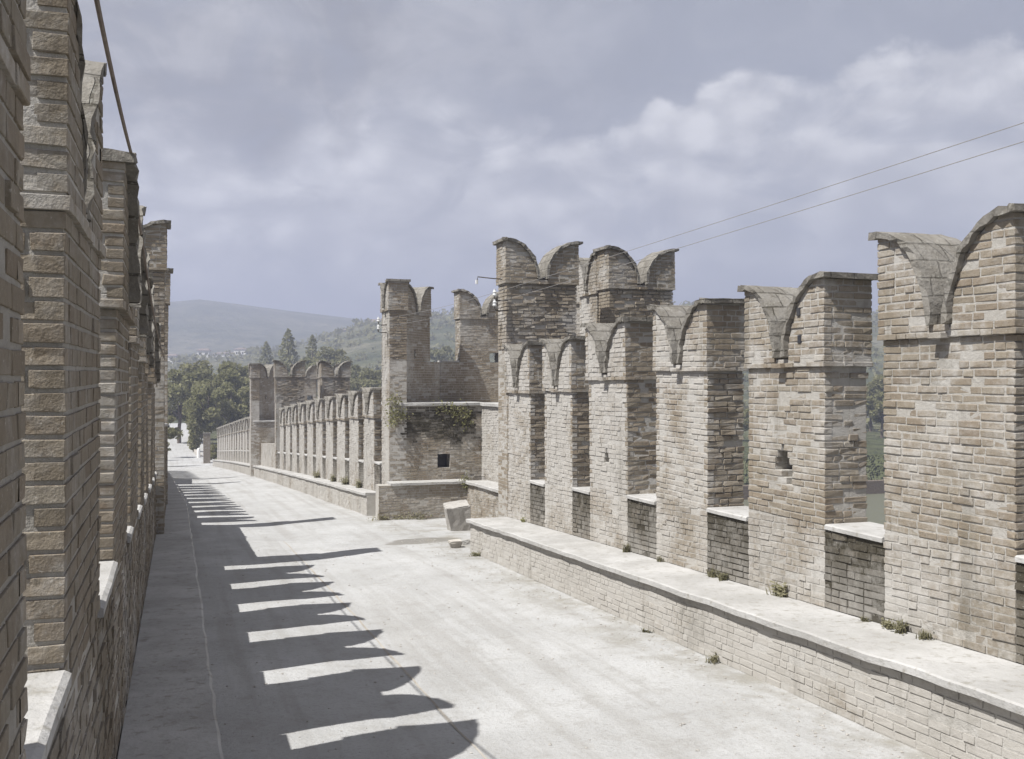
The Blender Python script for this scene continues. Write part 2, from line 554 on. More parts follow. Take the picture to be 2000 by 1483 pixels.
def merlon_mesh(L, T, H, HB, hole=None, scaffold=(), back=True, e=0.036, oh=0.055, oe=0.07, wash=0.5, deep_front=False, dirt=0.0, smooth=False, pw=2.0):  # dirt: shade painted into the brick colour of the left parapet
    """swallow-tailed merlon, front at y=0 facing -y, x along its length, z from its foot; HB = height of the shaft.
    returns (brick mesh, coping mesh)"""
    mb = MB()
    th = 0.06
    H = H - th                               # the coping makes up the rest
    wh = 0.418 * L
    hh = (H - HB) * 0.91
    zv = H - hh
    # shaft
    skip = None
    through = False
    mb.wash = wash
    mb.dirt = dirt  # painted shade
    fr = 2.2 if deep_front else 0.45 if smooth else 1.0
    if hole:                                 # a broken, stepped opening: one slot per course
        rows = []
        hx, hz, prof_h = hole[:3]
        hz = round(hz / COURSE) * COURSE
        through = len(hole) > 3
        for k, (lo, hi) in enumerate(prof_h):
            rows.append((hz + k * COURSE, hx + lo, hx + hi))

        def skip(a, b, z0, z1):
            for z, lo, hi in rows:
                if abs(z0 - 0.008 - z) < 0.02 and a < hi - 0.03 and b > lo + 0.03:
                    return True
            return False
        d, i = (T - INSET if through else 0.32), INSET
        mb.box((i, i, 0), (L - i, d, hz), 1)
        for z, lo, hi in rows:
            mb.box((i, i, z), (lo, d, z + COURSE), 1)
            mb.box((hi, i, z), (L - i, d, z + COURSE), 1)
            for a_, b_ in ((lo - 0.16, lo), (hi, hi + 0.16)):    # broken brick ends at the rim
                brick(mb, (a_, 0.0), (1, 0), (0, -1), b_ - a_, z + 0.008, z + 0.008 + BH)
        mb.box((i, i, hz + len(rows) * COURSE), (L - i, d, HB), 1)
        if not through:
            mb.box((i, d, 0), (L - i, T - i, HB), 1)
    else:
        ie = 0.006 if smooth else 0.02
        mb.box((ie, 0.024 if deep_front else INSET, 0), (L - ie, T - INSET, HB), 1)
    face_level(mb, (0, 0), (1, 0), (0, -1), L, 0.008, HB - 0.01, skip=skip, rough=fr)
    mb.dirt = 0.0
    mb.wash = wash if deep_front else -0.35
    er = 1.0 if deep_front else 0.95 if smooth else 2.0
    face_level(mb, (L, 0), (0, 1), (1, 0), T, 0.008, HB - 0.01, rough=er)
    face_level(mb, (0, T), (0, -1), (-1, 0), T, 0.008, HB - 0.01, rough=er)
    if back:
        bs = (lambda a, b, z0, z1: skip(L - b, L - a, z0, z1)) if through else None
        face_level(mb, (L, T), (-1, 0), (0, 1), L, 0.008, HB - 0.01, skip=bs)
    # string course under the head
    mb.wash = 0.2
    q = e + 0.006
    for p, u, n, ln in (((-q, -q), (1, 0), (0, -1), L + 2 * q), ((L + q, -q), (0, 1), (1, 0), T + 2 * q),
                        ((L + q, T + q), (-1, 0), (0, 1), L + 2 * q), ((-q, T + q), (0, -1), (-1, 0), T + 2 * q)):
        for s, w in row(ln, 0.008):
            brick(mb, (p[0] + u[0] * s, p[1] + u[1] * s), u, n, w, HB - 0.004, HB + 0.045, depth=0.16, rough=0.8)
    # drain brick below the valley
    if not smooth:
        mb.box((L / 2 - 0.08, -e - 0.075, HB - 0.012), (L / 2 + 0.08, 0.1, HB + 0.036), 0, 0.005)
    # head core
    arc = lambda q_: max(0.0, 1 - q_ ** pw) ** (1 / pw)
    i = INSET - e
    mb.box((i, i, HB), (L - i, T - i, zv), 1)
    prof = [(i, zv), (wh, zv)] + [(wh * math.sin(a), zv + hh * arc(math.sin(a))) for a in np.linspace(math.pi / 2 - 0.12, 0.0, 10)] + [(i, H)]
    mb.prism(prof, i, T - i, 1)
    mb.prism([(L - x, z) for x, z in prof][::-1], i, T - i, 1)

    def spans(z):
        if z <= zv:
            return [(0.0, L + 2 * e)]
        w = wh * arc(min(1.0, (z - zv) / hh))
        return [(0.0, w + e), (L + e - w, L + 2 * e)]
    sk = None
    if scaffold:
        def sk(a, b, z0, z1):
            return False
    mb.wash, mb.dirt = wash, dirt  # dirt: painted shade
    face_level(mb, (-e, -e), (1, 0), (0, -1), L + 2 * e, HB + 0.055, H, spans, sk, rough=min(fr, 1.4))
    mb.wash, mb.dirt = (wash if deep_front else -0.2), 0.0
    face_level(mb, (L + e, -e), (0, 1), (1, 0), T + 2 * e, HB + 0.055, H - 0.005, rough=1.3)
    face_level(mb, (-e, T + e), (0, -1), (-1, 0), T + 2 * e, HB + 0.055, H - 0.005, rough=1.3)
    if back:
        face_level(mb, (L + e, T + e), (-1, 0), (0, 1), L + 2 * e, HB + 0.055, H, spans)
    for sx, sz in scaffold:                  # small putlog holes: dark blocks on the face, their colour painting the shade inside
        mb.box((sx - 0.03, -e - 0.012, sz - 0.045), (sx + 0.03, -e + 0.02, sz + 0.045), 2)
    mats = ('brick', 'mortar', 'window_dark')
    me = mb.mesh('merlon', *mats)
    # coping: two curved slabs of tiles
    cb = MB()
    for mir in (False, True):
        under = [(-oe - e, H)] + [(-oe * 0.4, H)]
        outer = [(-oe - e, H + th)] + [(-oe * 0.4, H + th)]
        for a in np.linspace(0.0, math.pi / 2 - 0.03, 15):
            x, z = wh * math.sin(a), zv + hh * arc(math.sin(a))
            nx, nz = (x / wh) ** (pw - 1) / wh, ((z - zv) / hh) ** (pw - 1) / hh
            ln = math.hypot(nx, nz)
            under.append((x, z))
            outer.append((x + nx / ln * th, z + nz / ln * th))
        ys = np.linspace(-oh - e, T + oh + e, 6)
        m = len(under)
        vs = []
        for iy, yy in enumerate(ys):
            for lst in (under, outer):
                for x, z in lst:
                    jj = 0.014 if iy in (0, len(ys) - 1) else 0.006
                    X = (L - x) if mir else x
                    vs.append((X + rnd.uniform(-jj, jj), yy + rnd.uniform(-jj, jj) * 1.2, z + rnd.uniform(-jj, jj)))
        fs = []
        w = 2 * m
        for iy in range(len(ys) - 1):
            o0, o1 = iy * w, (iy + 1) * w
            for k in range(m - 1):
                fs.append((o0 + k, o1 + k, o1 + k + 1, o0 + k + 1))
                fs.append((o0 + m + k, o0 + m + k + 1, o1 + m + k + 1, o1 + m + k))
            fs.append((o0, o0 + m, o1 + m, o1))
            fs.append((o0 + m - 1, o1 + m - 1, o1 + 2 * m - 1, o0 + 2 * m - 1))
        last = (len(ys) - 1) * w
        for k in range(m - 1):
            fs.append((k, k + 1, m + k + 1, m + k))
            fs.append((last + k, last + m + k, last + m + k + 1, last + k + 1))
        if mir:
            fs = [f[::-1] for f in fs]
        cb.add(vs, fs)
    ce = cb.mesh('coping', 'coping_stone')
    return me, ce


def soften(o, w):
    m_ = o.modifiers.new('worn_edges', 'BEVEL')
    m_.width = w
    m_.segments = 2
    m_.limit_method = 'ANGLE'
    m_.angle_limit = R(50)


def place_merlon(parent, meshes, loc, rz, worn=0.0):
    o = link('merlon', meshes[0], parent, loc)
    if worn:
        soften(o, worn)
    o.rotation_euler = (R(rnd.gauss(0, 0.35)), R(rnd.gauss(0, 0.35)), rz + R(rnd.gauss(0, 0.25)))
    link('coping', meshes[1], o)
    return o


RIGHT, LEFT = -math.pi / 2, math.pi / 2      # rz so that the front faces the road from the right / left wall


def wall_run(mb, A, u, n, zref, segs, T=0.54, below=0.5, z_from=0.0, stainf=None, cell=0.5, rough=1.0):
    """brick wall whose courses follow zref(s).  segs: (s0, s1, ztop or ztop(s), stain)"""
    for s0, s1, ztop, stain in segs:
        top = ztop if callable(ztop) else (lambda s, z=ztop: z)
        # mortar core: front skin on a grid, plus sides, top and back
        ns = max(1, int(round((s1 - s0) / cell)))
        nz = 10 if stainf else 4
        ss = np.linspace(s0, s1, ns + 1)
        vs, sts = [], []
        for s in ss:
            zb, zt = zref(s) - below, top(s)
            for k in range(nz + 1):
                z = zb + (zt - zb) * k / nz
                vs.append((A[0] + u[0] * s - n[0] * INSET, A[1] + u[1] * s - n[1] * INSET, z))
                sts.append(stainf(s, z) if stainf else stain * (0.35 + 0.65 * k / nz))
        nb = len(vs)
        for s in ss:
            zb, zt = zref(s) - below, top(s)
            for z in (zb, zt):
                vs.append((A[0] + u[0] * s - n[0] * T, A[1] + u[1] * s - n[1] * T, z))
                sts.append(0.0)
        fs = []
        m = nz + 1
        for i in range(ns):
            for k in range(nz):
                fs.append((i * m + k, (i + 1) * m + k, (i + 1) * m + k + 1, i * m + k + 1))
            b0, b1 = nb + 2 * i, nb + 2 * (i + 1)
            fs.append((i * m + nz, (i + 1) * m + nz, b1 + 1, b0 + 1))
            fs.append((b0, b0 + 1, b1 + 1, b1))
        fs.append((*range(0, m), nb + 1, nb)[::1])
        e = ns * m
        fs.append((nb + 2 * ns, nb + 2 * ns + 1, *range(e + nz, e - 1, -1)))
        mb.add(vs, fs, 1, sts)
        # bricks
        k = 0
        while True:
            zo = z_from + k * COURSE + 0.008
            mid = 0.5 * (s0 + s1)
            if all(zref(s) + zo > top(s) - 0.02 for s in (s0, mid, s1)):
                break
            for s, w in row(s1 - s0):
                a, b = s0 + s, s0 + s + w
                za, zb = zref(a) + zo, zref(b) + zo
                tp = min(top(a), top(b))
                hgt = min(BH, tp - max(za, zb) - 0.002)
                if hgt < 0.02:
                    continue
                zm = za + hgt * 0.5
                st = stainf(a + w / 2, zm) if stainf else stain * (0.45 + 0.55 * min(1.0, k * COURSE / max(0.2, tp - zref(a))))
                brick(mb, (A[0] + u[0] * a, A[1] + u[1] * a), u, n, w, za, za + hgt, 0.0, zb - za, stain=st, rough=rough)
            k += 1


def slab(mb, A, u, n, s0, s1, ztop, depth, over, th, step=0.35, j=0.008, mi=0, tilt=0.0):
    """stone slab along a wall: front edge stands `over` before the line A+u*s, runs `depth` behind it"""
    ns = max(1, int((s1 - s0) / step))
    vs, fs = [], []
    for s in np.linspace(s0, s1, ns + 1):
        zt = ztop(s) if callable(ztop) else ztop
        jf, jz = rnd.uniform(-j, j), rnd.uniform(-j, j) * 0.6
        for off, z in ((over + jf, zt - th + jz), (over + jf * 1.4, zt - 0.012 + jz), (over - 0.02 + jf, zt + jz),
                       (-depth * 0.5, zt + rnd.uniform(-j, j) * 0.5 + tilt * 0.5), (-depth, zt + tilt), (-depth, zt - th)):
            vs.append((A[0] + u[0] * s + n[0] * off, A[1] + u[1] * s + n[1] * off, z))
    for i in range(ns):
        for k in range(6):
            a, b = i * 6 + k, i * 6 + (k + 1) % 6
            fs.append((a, a + 6, b + 6, b))
    fs.append((0, 1, 2, 3, 4, 5))
    fs.append(tuple(range(ns * 6 + 5, ns * 6 - 1, -1)))
    mb.add(vs, fs, mi)


# ------------------------------------------------------------------ levels of the bridge (camera stands at z = 0)
_ky = [-40, -10, 0, 10, 20, 30, 45, 60, 80, 110, 135, 200, 400]
_kz = [-1.5, -2.36, -2.74, -3.12, -3.50, -4.03, -4.83, -5.70, -6.95, -9.0, -9.7, -9.6, -9.6]


def zr(y):
    """road level at the kerbs"""
    w = (-3, -1.5, 0, 1.5, 3)
    return float(np.mean([np.interp(y + q, _ky, _kz) for q in w]))


XR, XRB = 6.5, 5.69                          # right parapet face, right bench face
XL, XLB = -0.34, 0.26                        # left parapet face, left bench edge
BENCH = 0.68
NOOK0, NOOK1 = 19.9, 27.9                    # the recess by the pier turret
PHI = R(-1.3)                                # the far part of the bridge swings a little to the left
UF = (math.sin(PHI), math.cos(PHI))
NF = (-math.cos(PHI), math.sin(PHI))         # outward normal of the right far wall (to the road)


def far_pt(s, off=0.0):
    """point on the far axis: s metres beyond the recess, off metres right of the right parapet face"""
    return (5.80 + UF[0] * s - NF[0] * off, NOOK1 + UF[1] * s - NF[1] * off)


# ------------------------------------------------------------------ road, ground, river
def axis_x(y):
    return math.tan(PHI) * max(0.0, y - NOOK1)


def build_road():
    xs = np.concatenate([np.linspace(-0.6, 6.2, 35), [6.6, 7.2, 7.9, 8.6, 9.2]])
    ys = np.concatenate([np.arange(-12, 35, 0.35), np.arange(35, 112, 1.2)])
    vs, fs = [], []
    for y in ys:
        z0 = zr(y)
        for x in xs:
            cz = -0.085 * max(0.0, 1 - abs(x - 2.55) / 2.5)
            vs.append((x + axis_x(y), y, z0 + cz + 0.012 * math.sin(x * 2.1 + y * 0.7) * math.sin(y * 1.3 + x) - (0.02 if x > 6.2 else 0)))
    nx = len(xs)
    for i in range(len(ys) - 1):
        for k in range(nx - 1):
            if ys[i] > 30 and xs[k] >= 6.2:
                continue
            fs.append((i * nx + k, i * nx + k + 1, (i + 1) * nx + k + 1, (i + 1) * nx + k))
    mb = MB()
    mb.add(vs, fs)
    o = mb.build('road', 'road_gravel')
    for p in o.data.polygons:
        p.use_smooth = True
    tag(o, kind='structure')
    # the road runs on across the far bank
    vs, fs = [], []
    yy = np.arange(110.8, 330, 4.0)
    for i, y in enumerate(yy):
        xc = axis_x(y) + 2.9 - 0.00006 * (y - 110) ** 2
        w = 3.1 + min(2.0, (y - 110.8) * 0.03)
        for k, f in enumerate((-1, -0.4, 0.4, 1)):
            vs.append((xc + w * f, y, zr(y) + 0.25 * (1 if y > 114 else (y - 110.8) / 13)))
    for i in range(len(yy) - 1):
        for k in range(3):
            fs.append((i * 4 + k, i * 4 + k + 1, i * 4 + k + 5, i * 4 + k + 4))
    mb = MB()
    mb.add(vs, fs)
    tag(mb.build('far_road', 'road_gravel'), kind='structure')
    # seam along the middle of the road
    mb = MB()
    ys = np.arange(5.0, 24.0, 0.3)
    vs, fs = [], []
    for y in ys:
        j = rnd.uniform(-0.008, 0.008)
        x = 2.42 + j
        cz = -0.085 * (1 - abs(x - 2.55) / 2.5)
        w = rnd.uniform(0.008, 0.02)
        for dx in (-w, w):
            xx = x + dx
            vs.append((xx, y, zr(y) + cz + 0.012 * math.sin(xx * 2.1 + y * 0.7) * math.sin(y * 1.3 + xx) + 0.006))
    for i in range(len(ys) - 1):
        fs.append((2 * i, 2 * i + 1, 2 * i + 3, 2 * i + 2))
    mb.add(vs, fs)
    tag(mb.build('road_seam', 'soil_floor'), kind='structure')


build_road()

# hill outline in photo pixels -> elevation over azimuth
_h_far = [(-2500, 640), (-600, 610), (100, 604), (330, 594), (390, 589), (450, 596), (560, 610), (700, 626), (800, 634), (1000, 640), (1700, 640), (3000, 650)]
_h_near = [(-2500, 700), (300, 712), (420, 700), (520, 690), (600, 676), (660, 655), (700, 640), (745, 632), (845, 623), (900, 616), (1000, 610), (1400, 606), (1720, 621), (1960, 616), (2600, 610), (6000, 640)]


def ridge(tab, az):
    a = [px_az(x) for x, _ in tab]
    e = [px_el(x, y) for x, y in tab]
    return float(np.interp(az, a, e))


def ground_z(x, y):
    r = math.hypot(x, y)
    az = math.degrees(math.atan2(x, y))
    z = -9.75 if y > 108 else -17.0
    if 104 < y <= 108:
        z = -17 + 7.25 * (y - 104) / 4
    if y < -30:
        z = -9.0
    if abs(az) < 100 and y > 100:
        s = lambda t_: max(0.0, min(1.0, t_)) ** 2 * (3 - 2 * max(0.0, min(1.0, t_)))
        n = 0.5 + 0.25 * math.sin(x * 0.011 + 1.3 * math.sin(y * 0.007)) + 0.25 * math.sin(y * 0.013 + x * 0.004)
        h1 = math.tan(R(ridge(_h_near, az))) * 700 + 9.75
        h2 = math.tan(R(ridge(_h_far, az))) * 1500 + 9.75
        a = s((r - 190) / 510)
        z1 = h1 * a if r < 700 else h1 * (1 - 0.45 * s((r - 700) / 400))
        z1 *= 1 - 0.12 * n * (1 - a)
        b = s((r - 650) / 850)
        z2 = h2 * b if r < 1500 else h2 * (1 - 0.3 * s((r - 1500) / 900))
        z2 *= 1 - 0.14 * n * (1 - b)
        z += max(z1, z2, 0)
    return z


def build_ground():
    t = np.linspace(-1, 1, 241)
    g = np.sign(t) * (np.exp(np.abs(t) * 5.0) - 1) / (math.exp(5.0) - 1) * 3200
    xs, ys = g + 40, g + 112
    vs = [(x, y, ground_z(x, y)) for y in ys for x in xs]
    n = len(xs)
    fs = [(i * n + k, i * n + k + 1, (i + 1) * n + k + 1, (i + 1) * n + k) for i in range(n - 1) for k in range(n - 1)]
    mb = MB()
    mb.add(vs, fs)
    o = mb.build('terrain', 'hillside')
    for p in o.data.polygons:
        p.use_smooth = True
    tag(o, kind='structure')
    mb = MB()
    mb.add([(-1500, -31, -14.2), (1500, -31, -14.2), (1500, 105.2, -14.2), (-1500, 105.2, -14.2)], [(0, 1, 2, 3)])
    tag(mb.build('river', 'river_water'), kind='structure')


build_ground()

# ------------------------------------------------------------------ right near parapet
RM = [  # far end Y, near end Y, top z, string-course z
    (5.4, 4.0, 1.62, 0.56), (7.9, 6.32, 1.44, 0.40), (10.3, 8.83, 1.145, 0.157), (12.7, 11.27, 1.085, 0.152),
    (15.08, 13.65, 0.96, 0.02), (17.2, 15.85, 0.785, -0.177), (19.4, 18.0, 0.77, -0.228)]
RW = {5.4: 0.0, 7.9: 0.0, 10.3: 0.2, 12.7: 0.8, 15.08: 1.4, 17.2: 1.5, 19.4: 1.3}
RS = [-1.42, -1.51, -1.63, -1.72, -1.83, -1.91]   # sills, near to far


def right_parapet():
    w = thing('parapet_wall', 'pale brick parapet with swallow-tailed merlons rising along the right side of the near road', 'wall', (XR, 12, -3))
    o = Vector((XR, 12, -3))
    u, n = (0.0, -1.0), (-1.0, 0.0)          # s runs from the far end (Y=19.4) towards the viewer

    def Y(s):
        return 19.9 - s
    base = MB()
    base.wash = 0.85
    segs = []
    s = 0.0
    ms = RM[::-1]
    sills = RS[::-1]
    sb = MB()
    for i, (yf, yn, zt, zb) in enumerate(ms):
        lo = sills[min(i, len(sills) - 1)]
        if i == 0:
            segs.append((0.0, 19.9 - yf, lo + 0.02, 0.0))
        foot = lo - 0.02 - 0.0
        segs.append((19.9 - yf, 19.9 - yn, foot, 0.0))
        hole = None
        scaf = ()
        L, H, HB = yf - yn, zt - foot, zb - foot
        if abs(yf - 10.3) < 0.01:
            hole = (0.70, 0.40, ((0.07, 0.19), (-0.02, 0.20), (-0.15, 0.19), (-0.14, 0.13), (-0.10, 0.09), (-0.03, 0.03)))
            scaf = ((1.08, HB + 0.30), (1.06, HB + 0.60))
        if abs(yf - 15.08) < 0.01:
            hole = (0.66, 0.48, ((-0.09, 0.11), (-0.06, 0.08), (-0.03, 0.03)))
        me = merlon_mesh(L, 0.54, H, HB, hole, scaf, back=False, wash=RW[yf])
        place_merlon(w, me, Vector((XR, yf, foot)) - o, RIGHT, 0.005 if yf < 13 else 0.0)
        if i < len(ms) - 1:                  # embrasure on the near side of this merlon
            ny = ms[i + 1][0]
            zs = sills[i]
            segs.append((19.9 - yn, 19.9 - ny, zs - 0.055, 0.95))
            m2 = MB()
            slab(m2, (XR, 19.9), u, n, 19.9 - yn + 0.012, 19.9 - ny - 0.012, zs, 0.56, 0.022, 0.052, 0.3, 0.006)
            so = m2.build('sill', 'slab_stone', w)
            so.location = -o
    zref = lambda s_: zr(Y(s_)) + BENCH
    segs.append((19.9 - 4.0, 23.0, -1.35, 0.0))
    wall_run(base, (XR, 19.9), u, n, zref, segs, below=3.0)
    base.build('base_wall', ('brick', 'mortar'), w, -o)
    # bench
    bm = MB()
    bm.wash = 1.9
    wall_run(bm, (XRB, 19.35), u, n, lambda s_: zr(19.35 - s_), [(0, 25, lambda s_: zr(19.35 - s_) + BENCH - 0.06, 0.0)], T=0.79, below=0.4, cell=1.5, rough=0.6)
    face_level(bm, (XRB + 0.79, 19.35), (-1, 0), (0, 1), 0.79, zr(19.35), zr(19.35) + BENCH - 0.06)
    bm.build('bench_front', ('brick', 'mortar'), w, -o)
    sm = MB()
    slab(sm, (XRB, 19.38), u, n, 0, 25, lambda s_: zr(19.38 - s_) + BENCH, XR - XRB - 0.004, 0.075, 0.07, 0.3, 0.012)
    sm.build('bench_slab', 'slab_stone', w, -o)
    return w


right_parapet()

# ------------------------------------------------------------------ left near parapet (the viewer stands on its bench)
LY = [(1.2, 2.65), (3.5, 4.92), (6.15, 7.9), (8.5, 10.05), (10.8, 12.1), (12.9, 14.2), (15.0, 16.3), (17.05, 18.5)]


def left_parapet():
    w = thing('parapet_wall', 'shaded brick parapet with merlons at the left edge beside the walkway', 'wall', (XL, 9, -3))
    o = Vector((XL, 9, -3))
    u, n = (0.0, 1.0), (1.0, 0.0)
    A = (XL, -1.0)
    segs = [(-4.0, LY[0][0] + 1.0, -1.0, 0.0)]
    for i, (y0, y1) in enumerate(LY):
        zs = -1.06 - 0.045 * (y0 - 4)
        foot = zs - 0.03
        zt = 1.43 - 0.048 * (y0 - 4)
        segs.append((y0 + 1, y1 + 1, foot, 0.0))
        me = merlon_mesh(y1 - y0, 0.54, zt - foot, zt - 0.9 - foot, wash=-0.3, dirt=0.22, smooth=True, pw=1.5, **(dict(e=0.008, oh=0.004, oe=0.012) if i < 2 else dict(oe=0.03)))  # wash cut and fronts darkened: this wall's shade painted into the brick colour
        place_merlon(w, me, Vector((XL, y0, foot)) - o, LEFT, 0.006 if i < 4 else 0.0)
        ny = LY[i + 1][0] if i + 1 < len(LY) else 19.2
        segs.append((y1 + 1, ny + 1, zs - 0.055, 0.5))
        m2 = MB()
        slab(m2, A, u, n, y1 + 1.012, ny + 0.988, zs, 0.56, 0.02, 0.052, 0.3, 0.006)
        m2.build('sill', 'slab_stone', w, -o)
    b = MB()
    b.dirt = 0.22  # same painted shade on the bricks below the merlons
    wall_run(b, A, u, n, lambda s: zr(s - 1) + BENCH, segs, below=3.0)
    b.build('base_wall', ('brick', 'mortar'), w, -o)
    bm = MB()
    wall_run(bm, (XLB, -10), u, n, lambda s: zr(s - 10), [(0, 29.2, lambda s: zr(s - 10) + BENCH - 0.06, 0.0)], T=0.62, below=0.4, cell=1.5)
    bm.build('bench_front', ('brick', 'mortar'), w, -o)
    sm = MB()
    slab(sm, (XLB, -10), u, n, 0, 29.2, lambda s: zr(s - 10) + BENCH, XLB - XL - 0.004, 0.02, 0.07, 0.3, 0.012)
    sm.build('bench_slab', 'slab_stone', w, -o)


left_parapet()

# ------------------------------------------------------------------ pier turrets
T_MESH = merlon_mesh(1.55, 0.58, 2.3, 1.38, wash=-0.1, deep_front=True)
SLIT = ((-0.05, 0.05),) * 4
T_SLIT = merlon_mesh(1.55, 0.58, 2.3, 1.38, (1.15, 0.02, ((-0.18, 0.18),) * 4, True), wash=0.1)
T_OBL = merlon_mesh(1.55, 0.58, 2.3, 1.38, (0.62, 0.04, SLIT, True), wash=-0.1)
T_ARM = merlon_mesh(1.02, 0.54, 2.3, 1.38, wash=0.8)
T_SHORT = merlon_mesh(1.12, 0.50, 2.3, 1.42, wash=0.9)


def wall_panel(mb, a, b, z0, z1, T=0.5, stainf=None, cell=0.25):
    """level brick wall from a to b (2-D), brick face on the left-hand... outward side given by rotating the run by -90 degrees"""
    d = Vector((b[0] - a[0], b[1] - a[1]))
    ln = d.length
    u = tuple(d / ln)
    n = (u[1], -u[0])
    wall_run(mb, a, u, n, lambda s: z0, [(0, ln, z1, 0.0)], T=T, below=0.3, stainf=stainf, cell=cell)


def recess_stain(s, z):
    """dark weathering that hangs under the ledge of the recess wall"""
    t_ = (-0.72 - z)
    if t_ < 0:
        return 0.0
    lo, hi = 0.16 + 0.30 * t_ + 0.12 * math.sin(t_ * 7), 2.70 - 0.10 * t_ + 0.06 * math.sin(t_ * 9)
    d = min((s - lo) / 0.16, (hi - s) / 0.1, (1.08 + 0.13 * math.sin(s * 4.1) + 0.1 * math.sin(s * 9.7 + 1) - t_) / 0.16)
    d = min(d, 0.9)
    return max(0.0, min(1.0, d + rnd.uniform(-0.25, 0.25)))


def right_turret(dx, dy, dz, label, detail=True):
    """pier turret on the right: near flank with two merlons, recess with bench and ledge, pointed far flank"""
    base = Vector((7.5 + dx, 24 + dy, -4 + dz))
    w = thing('pier_turret', label, 'turret', base)
    D = Vector((dx, dy, dz)) - base

    def off(z=0):
        return D

    def put(mb, name, mats):
        return mb.build(name, mats, w, D)
    # near flank: solid up to the turret sill, two merlons facing the viewer
    m = MB()
    wall_panel(m, (6.49, 19.36), (10.6, 19.36), -4.6, 0.66, T=0.6)
    wall_run(m, (6.49, 19.95), (0, -1), (-1, 0), lambda s: -4.6, [(0, 0.6, 0.66, 0.0)], T=0.3, below=0.3)
    put(m, 'near_flank', ('brick', 'mortar'))
    place_merlon(w, T_MESH, Vector((6.47, 19.36, 0.66)) + D, 0)
    place_merlon(w, T_MESH, Vector((9.0, 19.80, 0.66)) + D, 0)
    place_merlon(w, T_ARM, Vector((8.994, 21.46, 0.60)) + D, RIGHT)
    place_merlon(w, T_SHORT, Vector((9.45, 23.4, 0.55)) + D, -0.5)
    # recess: wall to the road side set back, with its bench and ledge
    m = MB()
    m.wash = 1.4
    wall_run(m, (8.55, 27.9), (0, -1), (-1, 0), lambda s: zr(27.9 - s), [(0, 7.95, -0.70, 0.0)], T=0.6, below=0.5)
    put(m, 'recess_side_wall', ('brick', 'mortar'))
    m = MB()
    hx0, hx1, hz0, hz1 = 1.42, 1.80, -2.52, -2.12  # the small dark opening
    zf = zr(27.9)
    for s0, s1, zb, zt in ((0, hx0, zf, -0.70), (hx1, 2.76, zf, -0.70), (hx0, hx1, zf, hz0), (hx0, hx1, hz1, -0.70)):
        wall_run(m, (5.79, 27.9), (1, 0), (0, -1), lambda s, q=zb: q, [(s0, s1, zt, 0.0)], T=0.5, below=0.0 if zb > zf else 0.5,
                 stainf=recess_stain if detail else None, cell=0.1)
    m.box((5.79 + hx0 - 0.1, 28.28, hz0 - 0.1), (5.79 + hx1 + 0.1, 28.39, hz1 + 0.1), 2)
    put(m, 'recess_end_wall', ('brick', 'mortar', 'window_dark'))
    m = MB()
    slab(m, (5.95, 27.9), (1, 0), (0, -1), 0, 2.62, -0.62, 2.0, 0.07, 0.09, 0.25, 0.012)
    slab(m, (8.55, 27.82), (0, -1), (-1, 0), 0, 7.3, -0.626, 0.6, 0.07, 0.09, 0.3, 0.012)
    put(m, 'ledge', 'slab_stone')
    m = MB()
    zb = -2.86
    wall_run(m, (5.39, 27.38), (1, 0), (0, -1), lambda s: zr(27.4), [(0, 2.55, zb - 0.07, 0.0)], T=0.5, below=0.4)
    wall_run(m, (7.94, 27.38), (0, -1), (-1, 0), lambda s: zr(27.38 - s), [(0, 7.4, lambda s: zb - 0.07 + 0.02 * s, 0.0)], T=0.6, below=0.4)
    if detail:
        put(m, 'recess_bench', ('brick', 'mortar'))
    m = MB()
    slab(m, (5.39, 27.38), (1, 0), (0, -1), 0.32, 2.62, zb, 0.5, 0.08, 0.08, 0.25, 0.012)
    slab(m, (7.94, 27.3), (0, -1), (-1, 0), 0, 7.3, lambda s: zb + 0.006 + 0.02 * s, 0.6, 0.08, 0.08, 0.25, 0.012)
    if detail:
        put(m, 'recess_bench_slab', 'slab_stone')
    # far flank: road merlon, oblique arm in its own shade, wall facing the viewer with one more merlon
    m = MB()
    m.wash = 0.9
    wall_run(m, (5.795, 29.02), (0, -1), (-1, 0), lambda s: zr(29), [(0, 1.12, 0.62, 0.0)], T=0.5, below=0.4)
    face_level(m, (5.795, 27.9), (1, 0), (0, -1), 0.5, -0.60, 0.61)
    put(m, 'corner_pier', ('brick', 'mortar'))
    place_merlon(w, T_SHORT, Vector((5.795, 29.02, 0.62)) + D, RIGHT)
    a, b, c, e = (6.30, 28.42), (7.50, 29.70), (7.85, 30.08), (10.4, 30.08)
    m = MB()
    wall_panel(m, a, c, -0.66, 0.60, T=0.5)
    wall_panel(m, (7.87, 30.1), e, -0.66, 0.60, T=0.5)
    put(m, 'terrace_parapet', ('brick', 'mortar'))
    place_merlon(w, T_OBL, Vector((a[0] + 0.05, a[1] + 0.055, 0.605)) + D, math.atan2(b[1] - a[1], b[0] - a[0]))
    place_merlon(w, T_SLIT, Vector((8.52, 30.1, 0.605)) + D, 0)
    if detail:
        m = MB()
        slab(m, (7.9, 30.1), (1, 0), (0, -1), 0.0, 0.58, 0.655, 0.5, 0.03, 0.05, 0.2, 0.006)
        put(m, 'terrace_sill', 'slab_stone')
    # outer walls down to the water
    m = MB()
    pts = [(6.6, 19.9), (10.6, 19.9), (12.4, 24.0), (10.4, 30.5), (6.2, 30.5)]
    n = len(pts)
    zt, zl = -0.72, -18.0 - dz
    vs = [(x, y, z) for z in (zl, -4.8) for x, y in pts]
    m.add(vs, [tuple(range(n))[::-1], tuple(range(n, 2 * n))] + [(i, (i + 1) % n, n + (i + 1) % n, n + i) for i in range(n)], 0)
    put(m, 'pier_base', ('mortar',))
    m = MB()
    vs, fs = [], []
